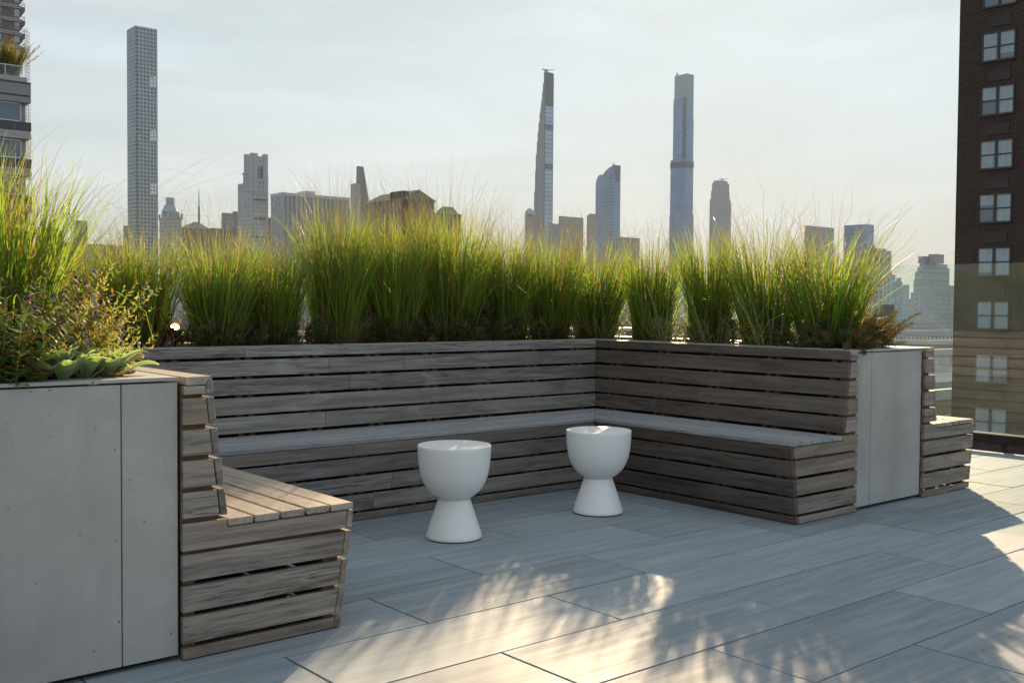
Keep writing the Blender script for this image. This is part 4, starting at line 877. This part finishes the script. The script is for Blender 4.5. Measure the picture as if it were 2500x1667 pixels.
p0 = Vector((a[0], a[1], zc)); q0 = Vector(at(155, 496, 880)); m = MB(); m.bar(p0, q0, .9); m.bar(p0+Vector((0, 0, 1.5)), q0, .3); m.bar(p0, p0+(p0-q0)*.25+Vector((0, 0, 6)), 1.0); m.build('jib', M['mast'], t)

# right-hand skyline
tower('beige_block', 'beige flat-topped block behind the right grass clumps', 1250.0, [(1961, 1966, 2032.5, 551, None)], f_tan)
tower('blue_glass_block', 'blue glass block with a flat top above the last grass clump', 1150.0, [(2057.5, 2110, 2130, 548, None), (2112, 2114, 2133, 597, None)], f_glass)
tower('ribbed_tower', 'ribbed dark glass tower directly left of the railing pane joint', 800.0, [(2101, 2153, 2174, 612, None), (2112, 2140, 2162, 606.5, 612)],
      FC('ribbed_facade', (.30, .32, .34), (.06, .075, .09), 5.2, 3.6, (.35, 1), (.1, .95), .5, .15, .4))
tower('glass_block', 'pale glass block stepping down right of the ribbed tower', 1000.0, [(2170, 2174, 2184.7, 671, None), (2170, 2172, 2176, 660, 672)], f_glass2)
tower('glass_block', 'teal stepped block with a small top, between two glass blocks', 950.0, [(2183, 2186, 2202, 687, None), (2186.5, 2188, 2198.8, 678, 688)], f_glass2)
tower('glass_block', 'teal banded glass block left of the big stepped stone tower', 900.0, [(2196, 2202, 2219, 695, None)], FC('banded_glass', (.25, .30, .31), (.10, .15, .17), 4, 3.3, (0, 1), (.4, 1), .4, .1, .3))
tower('narrow_block', 'narrow pale block in the gap left of the big stepped stone tower', 880.0, [(2218, 2220, 2236, 730, None), (2222.7, 2224, 2229, 714, 731)], f_stone)
D6 = 700.0
t, inf = tower('stepped_stone_tower', 'big pale stepped stone tower seen through the glass railing', D6,
    [(2229, 2240, 2316.3, 682.6, None), (2232, 2243, 2316.3, 663, 683), (2238, 2247, 2316, 651, 664), (2243, 2251, 2311, 642.5, 652)], f_stone2)
m = MB(); a, b, c, d = foot(2251, 2253, 2268, D6); m.box(a, a+c, b, b+4, inf[3][5], zat(2250, 625.6, D6)); a2, b2, c2, d2 = foot(2279, 2281, 2302, D6); z2 = zat(2280, 620.4, D6); m.box(a2, a2+c2, b2, b2+5, inf[3][5], z2)
m.box(a+c, a2+.2, b2+1, b2+4, zat(2250, 629, D6), zat(2250, 626.5, D6)); m.box(a+c+1.0, a+c+1.6, b2+1, b2+2, inf[3][5], zat(2250, 627, D6)); m.build('crown', M['stone'], t)
tower('side_block', 'grey block in the slot between the stepped stone tower and the near brick tower', 760.0, [(2313, 2318, 2345, 697, None), (2300, 2306, 2330, 715, None)], f_stone2)
t, inf = tower('roof_bulkhead', 'black rooftop bulkhead standing just above the needle-leaved shrub', 62.0, [(2149.6, 2156, 2183.2, 743.3, 860), (2112, 2118, 2192, 862, None)], M['dark'])

# ------------------------------------------------------------------ near brick tower (right)
DN = 55.0; E = at(2328, 750, DN); ang = R(-6)
t = thing('brick_apartment_tower', 'dark red brick apartment tower filling the right edge of the picture', 'building', (E[0], E[1], GZ)); t.rotation_euler.z = 0
un = np.array([sin(ang), cos(ang), 0]); vn = np.array([cos(ang), -sin(ang), 0])      # along the wall (away to the left), into the building
def wp(s, z, dep=0.0): p = np.array([E[0], E[1], 0])-un*s+vn*dep; return (p[0], p[1], z)
f_brick = FC('dark_red_brick', (.040, .021, .015), (.05, .06, .06), 1e4, 1e4, (2, 3), (2, 3), .85, brick=True)
m = MB(); Z1 = 75; Ln = 40; Wd = 16
cs = [wp(0, 0), wp(Ln, 0), wp(Ln, 0, Wd), wp(0, 0, Wd)]; o = 0
for i, (p, q, L_) in enumerate(((cs[0], cs[1], Ln), (cs[1], cs[2], Wd), (cs[2], cs[3], Ln), (cs[3], cs[0], Wd))):
    o = len(m.v); m.v += [(p[0], p[1], GZ), (q[0], q[1], GZ), (q[0], q[1], Z1), (p[0], p[1], Z1)]; m.wc += [(i*50, GZ, 0), (i*50+L_, GZ, 0), (i*50+L_, Z1, 0), (i*50, Z1, 0)]; m.f.append((o, o+1, o+2, o+3))
o = len(m.v); m.v += [(c_[0], c_[1], Z1) for c_ in cs]; m.wc += [(0, 0, 0)]*4; m.f.append((o, o+1, o+2, o+3)); m.bc = [(0, 0, 0)]*len(m.v); m.r = [.5]*len(m.v)
m.build('wall', f_brick, t)
def s_at(pxx):      # where a photo column meets the wall plane
    r_ = ray(pxx, 750); # ORG + r k ; (P-E).vn = 0
    k = float(np.dot(np.array([E[0], E[1], 0])-np.array([0, 0, 0]), vn)/np.dot(np.array([r_[0], r_[1], 0]), vn)); P = r_*k; return float(np.dot(np.array([E[0], E[1], 0])-np.array([P[0], P[1], 0]), un)), k
s0, k0 = s_at(2384); s1, k1 = s_at(2466)
zref = zat(2386, 218, k0); zref2 = zat(2386, 347, k0); FL = zref-zref2; WH = zat(2386, 218, k0)-zat(2386, 290, k0); SW = s1-s0
def quad_box(mb, s_a, s_b, z_a, z_b, d0, d1):
    mb.prism([wp(s_a, z_a, d0), wp(s_b, z_a, d0), wp(s_b, z_a, d1), wp(s_a, z_a, d1)], [wp(s_a, z_b, d0), wp(s_b, z_b, d0), wp(s_b, z_b, d1), wp(s_a, z_b, d1)])
first = None
for col, sof in enumerate((0.0, 8.6)):
    for k in range(-4, 14):
        zt = zref-k*FL
        if zt-WH < GZ+2: continue
        if first is None:
            f_ = MB(); fw_ = .07; a_, b_ = s0+sof, s1+sof; z_a, z_b = zt-WH, zt; mid = (a_+b_)/2
            quad_box(f_, a_, b_, z_b-fw_, z_b, -.10, .02); quad_box(f_, a_, b_, z_a, z_a+.10, -.12, .02); quad_box(f_, a_, a_+fw_, z_a, z_b, -.10, .02); quad_box(f_, b_-fw_, b_, z_a, z_b, -.10, .02); quad_box(f_, mid-.065, mid+.065, z_a, z_b, -.11, .02)
            zm = z_a+(z_b-z_a)*.5; quad_box(f_, a_+fw_, mid-.065, zm-.03, zm+.03, -.07, .02); quad_box(f_, mid+.065, b_-fw_, zm-.03, zm+.03, -.07, .02)
            first = f_.build('window', M['frame'], t); kids = []
            for q in range(2):
                p_ = MB(); u0, u1 = (a_+fw_, mid-.065) if q == 0 else (mid+.065, b_-fw_)
                quad_box(p_, u0, u1, z_a+.1, z_b-fw_, -.03, -.02); kids.append(p_.build('pane', M['pane'], first))
            s_ = MB(); c_ = (a_+b_)/2; quad_box(s_, c_-SW*.30, c_+SW*.36, z_a-.95, z_a-.42, -.05, .02); slv = s_.build('vent_panel', M['sleeve'], t); continue
        dv = -un*sof; dzz = -(k+4)*FL
        w_ = copytree(first, t); w_.location = (dv[0], dv[1], dzz); v_ = slv.copy(); COL.objects.link(v_); v_.parent = t; v_.location = (dv[0], dv[1], dzz)
        if col == 0 and k in (1, -1):
            for q in range(2):
                gd = MB(); u0, u1 = (s0+.09, (s0+s1)/2-.08) if q == 0 else ((s0+s1)/2+.08, s1-.09)
                zb0, zb1 = zt-WH+.12, zt-WH*.54
                if k == -1: zb1 = zb0+.35
                for j in range(6): zj = zb0+(zb1-zb0)*j/5; quad_box(gd, u0, u1, zj, zj+.022, -.13, -.11)
                for j in range(4): sj = u0+(u1-u0)*j/3; quad_box(gd, sj-.012, sj+.012, zb0, zb1, -.13, -.11)
                gd.build('window_guard', M['frame'], w_).location = (-w_.location[0], -w_.location[1], -w_.location[2])

# ------------------------------------------------------------------ left: terrace building and brick tower behind
DL = 90.0; xr_ = 80; r_ = at(xr_, 750, DL); X1, YF = float(r_[0]), float(r_[1]); zz = lambda py: zat(xr_, py, DL)
t = thing('terrace_building', 'grey-clad building with a planted glass-railed roof terrace at the left edge', 'building', (X1-8, YF, GZ))
XL = X1-16
m = MB(); m.wbox(XL, X1-.35, YF+.45, YF+14, GZ, zz(213)); m.build('wall', M['grey'], t)
bands = [(196, 207, 0, 'lgrey'), (207.5, 210, -.12, 'dgrey'), (210.5, 238, .12, 'grey'), (238.5, 241, .3, 'dgrey'), (242, 256, .12, 'grey')]
for pa, pb, e, mt in bands:
    m = MB(); m.box(XL, X1-(.3 if pa < 205 else 0)+0, YF+e*.3, YF+13, zz(pb), zz(pa)); m.build('cladding_band', M[mt], t)
for k in range(9):
    o_ = 88.5*k
    for pa, pb, e, mt in ((303, 324, 0, 'dgrey'), (324.5, 333, .1, 'lgrey'), (333.5, 343, -.02, 'lgrey')):
        m = MB(); m.box(XL, X1-e*.4, YF+e*.3, YF+12, zz(pb+o_), zz(pa+o_)); m.build('cladding_band', M[mt], t)
    zl, zh = zz(302+o_), zz(257+o_)
    m = MB(); ww = 2.25
    for j in range(4):
        a_ = X1-.62-(j+1)*ww; b_ = a_+ww-.1
        for bx_ in ((a_, b_, zh-.1, zh), (a_, b_, zl, zl+.1), (a_, a_+.08, zl, zh), (b_-.08, b_, zl, zh)): m.box(bx_[0], bx_[1], YF+.30, YF+.42, bx_[2], bx_[3])
    wf = m.build('window', M['rwhite'], t)
    m = MB()
    for j in range(4): a_ = X1-.62-(j+1)*ww; m.box(a_+.08, a_+ww-.18, YF+.36, YF+.38, zl+.1, zh-.1)
    m.build('pane', M['cglass'], wf)
m = MB(); m.box(XL, X1-.55, YF+.25, YF+.28, zz(197), zz(170)); m.box(X1-.58, X1-.55, YF+.28, YF+9, zz(197), zz(170)); m.build('roof_railing_glass', M['glass'], t)
m = MB(); m.bar((XL, YF+.26, zz(169)), (X1-.55, YF+.26, zz(169)), .07); m.bar((X1-.56, YF+.26, zz(169)), (X1-.56, YF+9, zz(169)), .07)
for j in range(9): xx_ = X1-.57-j*1.4; m.bar((xx_, YF+.26, zz(197)), (xx_, YF+.26, zz(169)), .06)
m.build('roof_railing_posts', M['rwhite'], t)
zr_ = zz(196)
for i, (dx_, dy_, h_, n_, lab) in enumerate([(-3.2, 1.1, 2.9, 60, 'golden-leaved shrub furthest left on the roof terrace'), (-2.1, 1.3, 3.3, 70, 'golden-leaved shrub in the middle of the roof terrace'), (-1.2, 1.2, 2.9, 60, 'golden-leaved shrub at the corner of the roof terrace')]):
    d, _ = stems(n_, .55, h_, .28, .16, .07, .055, 300+i, curve=.3, whorl=3, lang=.9, droop=.5, start=.12, taper=.3, stem_w=.03)
    tt_ = plant('terrace_shrub', lab, 'shrub', (X1+dx_, YF+dy_, zr_), d, TREE, 'shrubs on the roof terrace'); m = MB(); m.box(X1+dx_-.5, X1+dx_+.5, YF+dy_-.3, YF+dy_+.3, zr_, zr_+.5); m.build('planter_box', M['lgrey'], tt_)
d, _ = stems(9, .2, 3.4, .5, .17, .10, .16, 310, curve=.35, bias=-.25, whorl=2, lang=.8, droop=.6, start=.6, taper=.1, stem_w=.035)
plant('terrace_shrub', 'sparse twiggy shrub leaning right off the roof terrace', 'shrub', (X1-.9, YF+.9, zr_), d, m_stemleaf('dry_twig_leaf', (.13, .10, .055), (.20, .15, .08), (.15, .1, .06), (.10, .07, .045), .3), part='twigs')

DB = 215.0; r_ = at(48, 60, DB); X1, YF = float(r_[0]), float(r_[1]); zz = lambda py: zat(48, py, DB)
t = thing('balcony_tower', 'brown brick tower with corner balconies behind the terrace building', 'building', (X1-15, YF, GZ))
m = MB(); m.wbox(X1-32, X1, YF, YF+24, GZ, zz(-140)); m.build('wall', FC('brown_brick_bands', (.15, .105, .085), (.1, .1, .1), 1e4, 1e4, (2, 3), (2, 3), .85), t)
for k in range(-4, 4):
    o_ = 32.2*k; m = MB(); m.box(X1-1.0-.0, X1-.05, YF-.06, YF+.1, zz(43+o_), zz(25+o_)); w_ = m.build('window', M['pane'], t)
    m = MB(); m.box(X1-6.6, X1-3.6, YF-.06, YF+.1, zz(43+o_+3), zz(25+o_)); m.build('window', M['pane'], t)
    m = MB()
    for q in (0, 4.5): m.box(X1-12, X1+.3, YF-.3, YF-.05, zz(18+o_+q), zz(15.5+o_+q))
    m.build('brick_band', M['lgrey'], t)
    bal = MB(); zb_, zt_ = zz(31+o_), zz(16+o_)
    bal.prism([(X1, YF+.8, zb_-1.0), (X1+.2, YF+.8, zb_-1.0), (X1+.2, YF+3, zb_-1.0), (X1, YF+3, zb_-1.0)], [(X1, YF+.3, zb_+.4), (X1+1.15, YF+.3, zb_+.4), (X1+1.15, YF+3.2, zb_+.4), (X1, YF+3.2, zb_+.4)]); bal.box(X1, X1+1.15, YF+.3, YF+3.2, zb_+.4, zt_)
    bb = bal.build('balcony', M['roofbrown'] if False else m_plain('balcony_brick', (.17, .12, .095), .85, scale=.8), t)
    rr_ = MB(); zr2 = zt_+.75
    rr_.bar((X1, YF+.35, zr2), (X1+1.1, YF+.35, zr2), .07); rr_.bar((X1+1.1, YF+.35, zt_), (X1+1.1, YF+.35, zr2), .07); rr_.bar((X1+1.1, YF+.35, zr2), (X1+1.1, YF+3.1, zr2), .07); rr_.bar((X1, YF+.35, zr2), (X1+1.1, YF+.35, zt_+.2), .04)
    rr_.build('rail', M['dgrey'], bb)
a = at(61, 66, 225); b = at(75, 66, 225); z0, z1 = GZ, zat(68, 66, 225); t = thing('lattice_hoist', 'thin open lattice hoist mast rising behind the roof terrace', 'mast', (a[0], a[1], GZ))
m = MB(); A2 = (float(a[0]), float(a[1])); wxx = float(b[0]-a[0]); zs = zat(68, 210, 225)
xs = [0, .33, .6, 1.0]
for u_ in xs:
    for dy_ in (0, 1.5): m.bar((A2[0]+wxx*u_, A2[1]+dy_, zs-20), (A2[0]+wxx*u_, A2[1]+dy_, z1-(0 if u_ < .9 else 1.0)), .05)
zk = zs-20
while zk < z1-1:
    m.bar((A2[0], A2[1], zk), (A2[0]+wxx, A2[1], zk), .05); m.bar((A2[0]+wxx*random.choice(xs[:3]), A2[1], zk), (A2[0]+wxx*random.choice(xs[1:]), A2[1], zk+.7), .04); m.bar((A2[0]+wxx, A2[1], zk), (A2[0]+wxx, A2[1]+1.5, zk), .05); zk += .72
m.build('lattice', M['mast'], t)

# ------------------------------------------------------------------ low city seen down through the railing
def low(name, lab, pxl, pxr, ytop, D, mat, dz=None, dy=26.0, bands=0):
    x, y, wx, wy = foot(pxl, pxl, pxr, D, dy=dy); z1 = zat(pxl, ytop, D); t = thing(name, lab, 'building', (x+wx/2, y+wy/2, GZ)); m = MB(); m.wbox(x, x+wx, y, y+wy, GZ, z1); m.build('walls', mat, t)
    m = MB(); m.box(x-.2, x+wx+.2, y-.2, y+.25, z1, z1+.9); m.box(x-.2, x+.25, y+.25, y+wy, z1, z1+.9); m.build('parapet', M['lgrey'], t)
    m = MB()
    for j in range(3): ux, uy = x+wx*random.uniform(.1, .8), y+wy*random.uniform(.15, .75); m.box(ux, ux+random.uniform(1.5, 4), uy, uy+random.uniform(1.5, 4), z1, z1+random.uniform(1, 3))
    m.build('roof_plant', M['grey'], t)
    for j in range(bands):
        m = MB(); zb_ = z1-3.2*(j+1); m.box(x+wx*.15, x+wx*.9, y-1.4, y-.0, zb_-.3, zb_); m.box(x+wx*.15, x+wx*.9, y-1.4, y-1.3, zb_, zb_+.95); m.build('balcony', M['rwhite'], t)
    return t
low('low_rooftop', 'pale flat rooftop furthest away behind the glass railing', 2090, 2330, 815, 330, f_stone2, dy=60)
low('low_rooftop', 'tan flat rooftop in the middle distance behind the glass railing', 2175, 2290, 846, 240, f_tan, dy=40)
low('low_rooftop', 'grey flat rooftop right of the tan one behind the glass railing', 2262, 2350, 842, 215, f_grey, dy=40)
low('balconied_block', 'white balconied apartment block seen down through the glass railing', 2232, 2345, 872, 140, FC('pale_apartment_facade', (.45, .43, .40), (.16, .20, .22), 3.0, 3.1, (.25, .8), (.25, .8)), dy=22, bands=6)
low('low_rooftop', 'pale rooftop left of the white balconied block', 2150, 2245, 888, 165, f_tan, dy=25)
low('low_rooftop', 'brown brick rooftop nearest below the railing', 2215, 2355, 985, 88, FC('near_low_brick', (.22, .15, .11), (.16, .22, .24), 3.0, 3.1, (.3, .7), (.25, .75)), dy=14)
g_ = np.random.default_rng(3); m = MB()
for i in range(520):
    D = g_.uniform(260, 2400); pxx = g_.uniform(-200, 2700); p = at(pxx, 750, D); s1_, s2_ = g_.uniform(14, 38), g_.uniform(14, 38); top_ = min(zat(pxx, 700, D), GZ+g_.gamma(3, 9)+12) if D > 900 else GZ+g_.uniform(12, 42)
    if pxx < 2100 or pxx > 2330: top_ = min(top_, CAM_H-.02*D) if D > 500 else min(top_, -12)
    m.wbox(p[0], p[0]+s1_, p[1], p[1]+s2_, GZ, max(GZ+9, min(top_, -2)))
o = m.build('far_low_city', f_tan); tag(o, 'mass of far-off low city roofs beyond the terrace', 'city', kind='stuff')
m = MB(); m.box(-5200, 5200, -2000, 6500, GZ-.6, GZ); m.build('ground', M['street'])['kind'] = 'structure'

# ------------------------------------------------------------------ air
m = MB(); m.box(-1600, 2600, -300, 2700, GZ-1.6, 460.0); hz = m.build('haze', bpy.data.materials.new('haze')); tag(hz, kind='stuff', label='pale city haze', cat='haze')
mm = hz.data.materials[0]; mm.use_nodes = True; n_ = mm.node_tree; n_.nodes.clear(); vo = n_.nodes.new('ShaderNodeVolumePrincipled'); oo = n_.nodes.new('ShaderNodeOutputMaterial')
vo.inputs['Color'].default_value = (.62, .78, 1.0, 1); vo.inputs['Density'].default_value = .000075; vo.inputs['Anisotropy'].default_value = .1
n_.links.new(vo.outputs[0], oo.inputs['Volume']); mm.cycles.homogeneous_volume = True if hasattr(mm.cycles, 'homogeneous_volume') else None
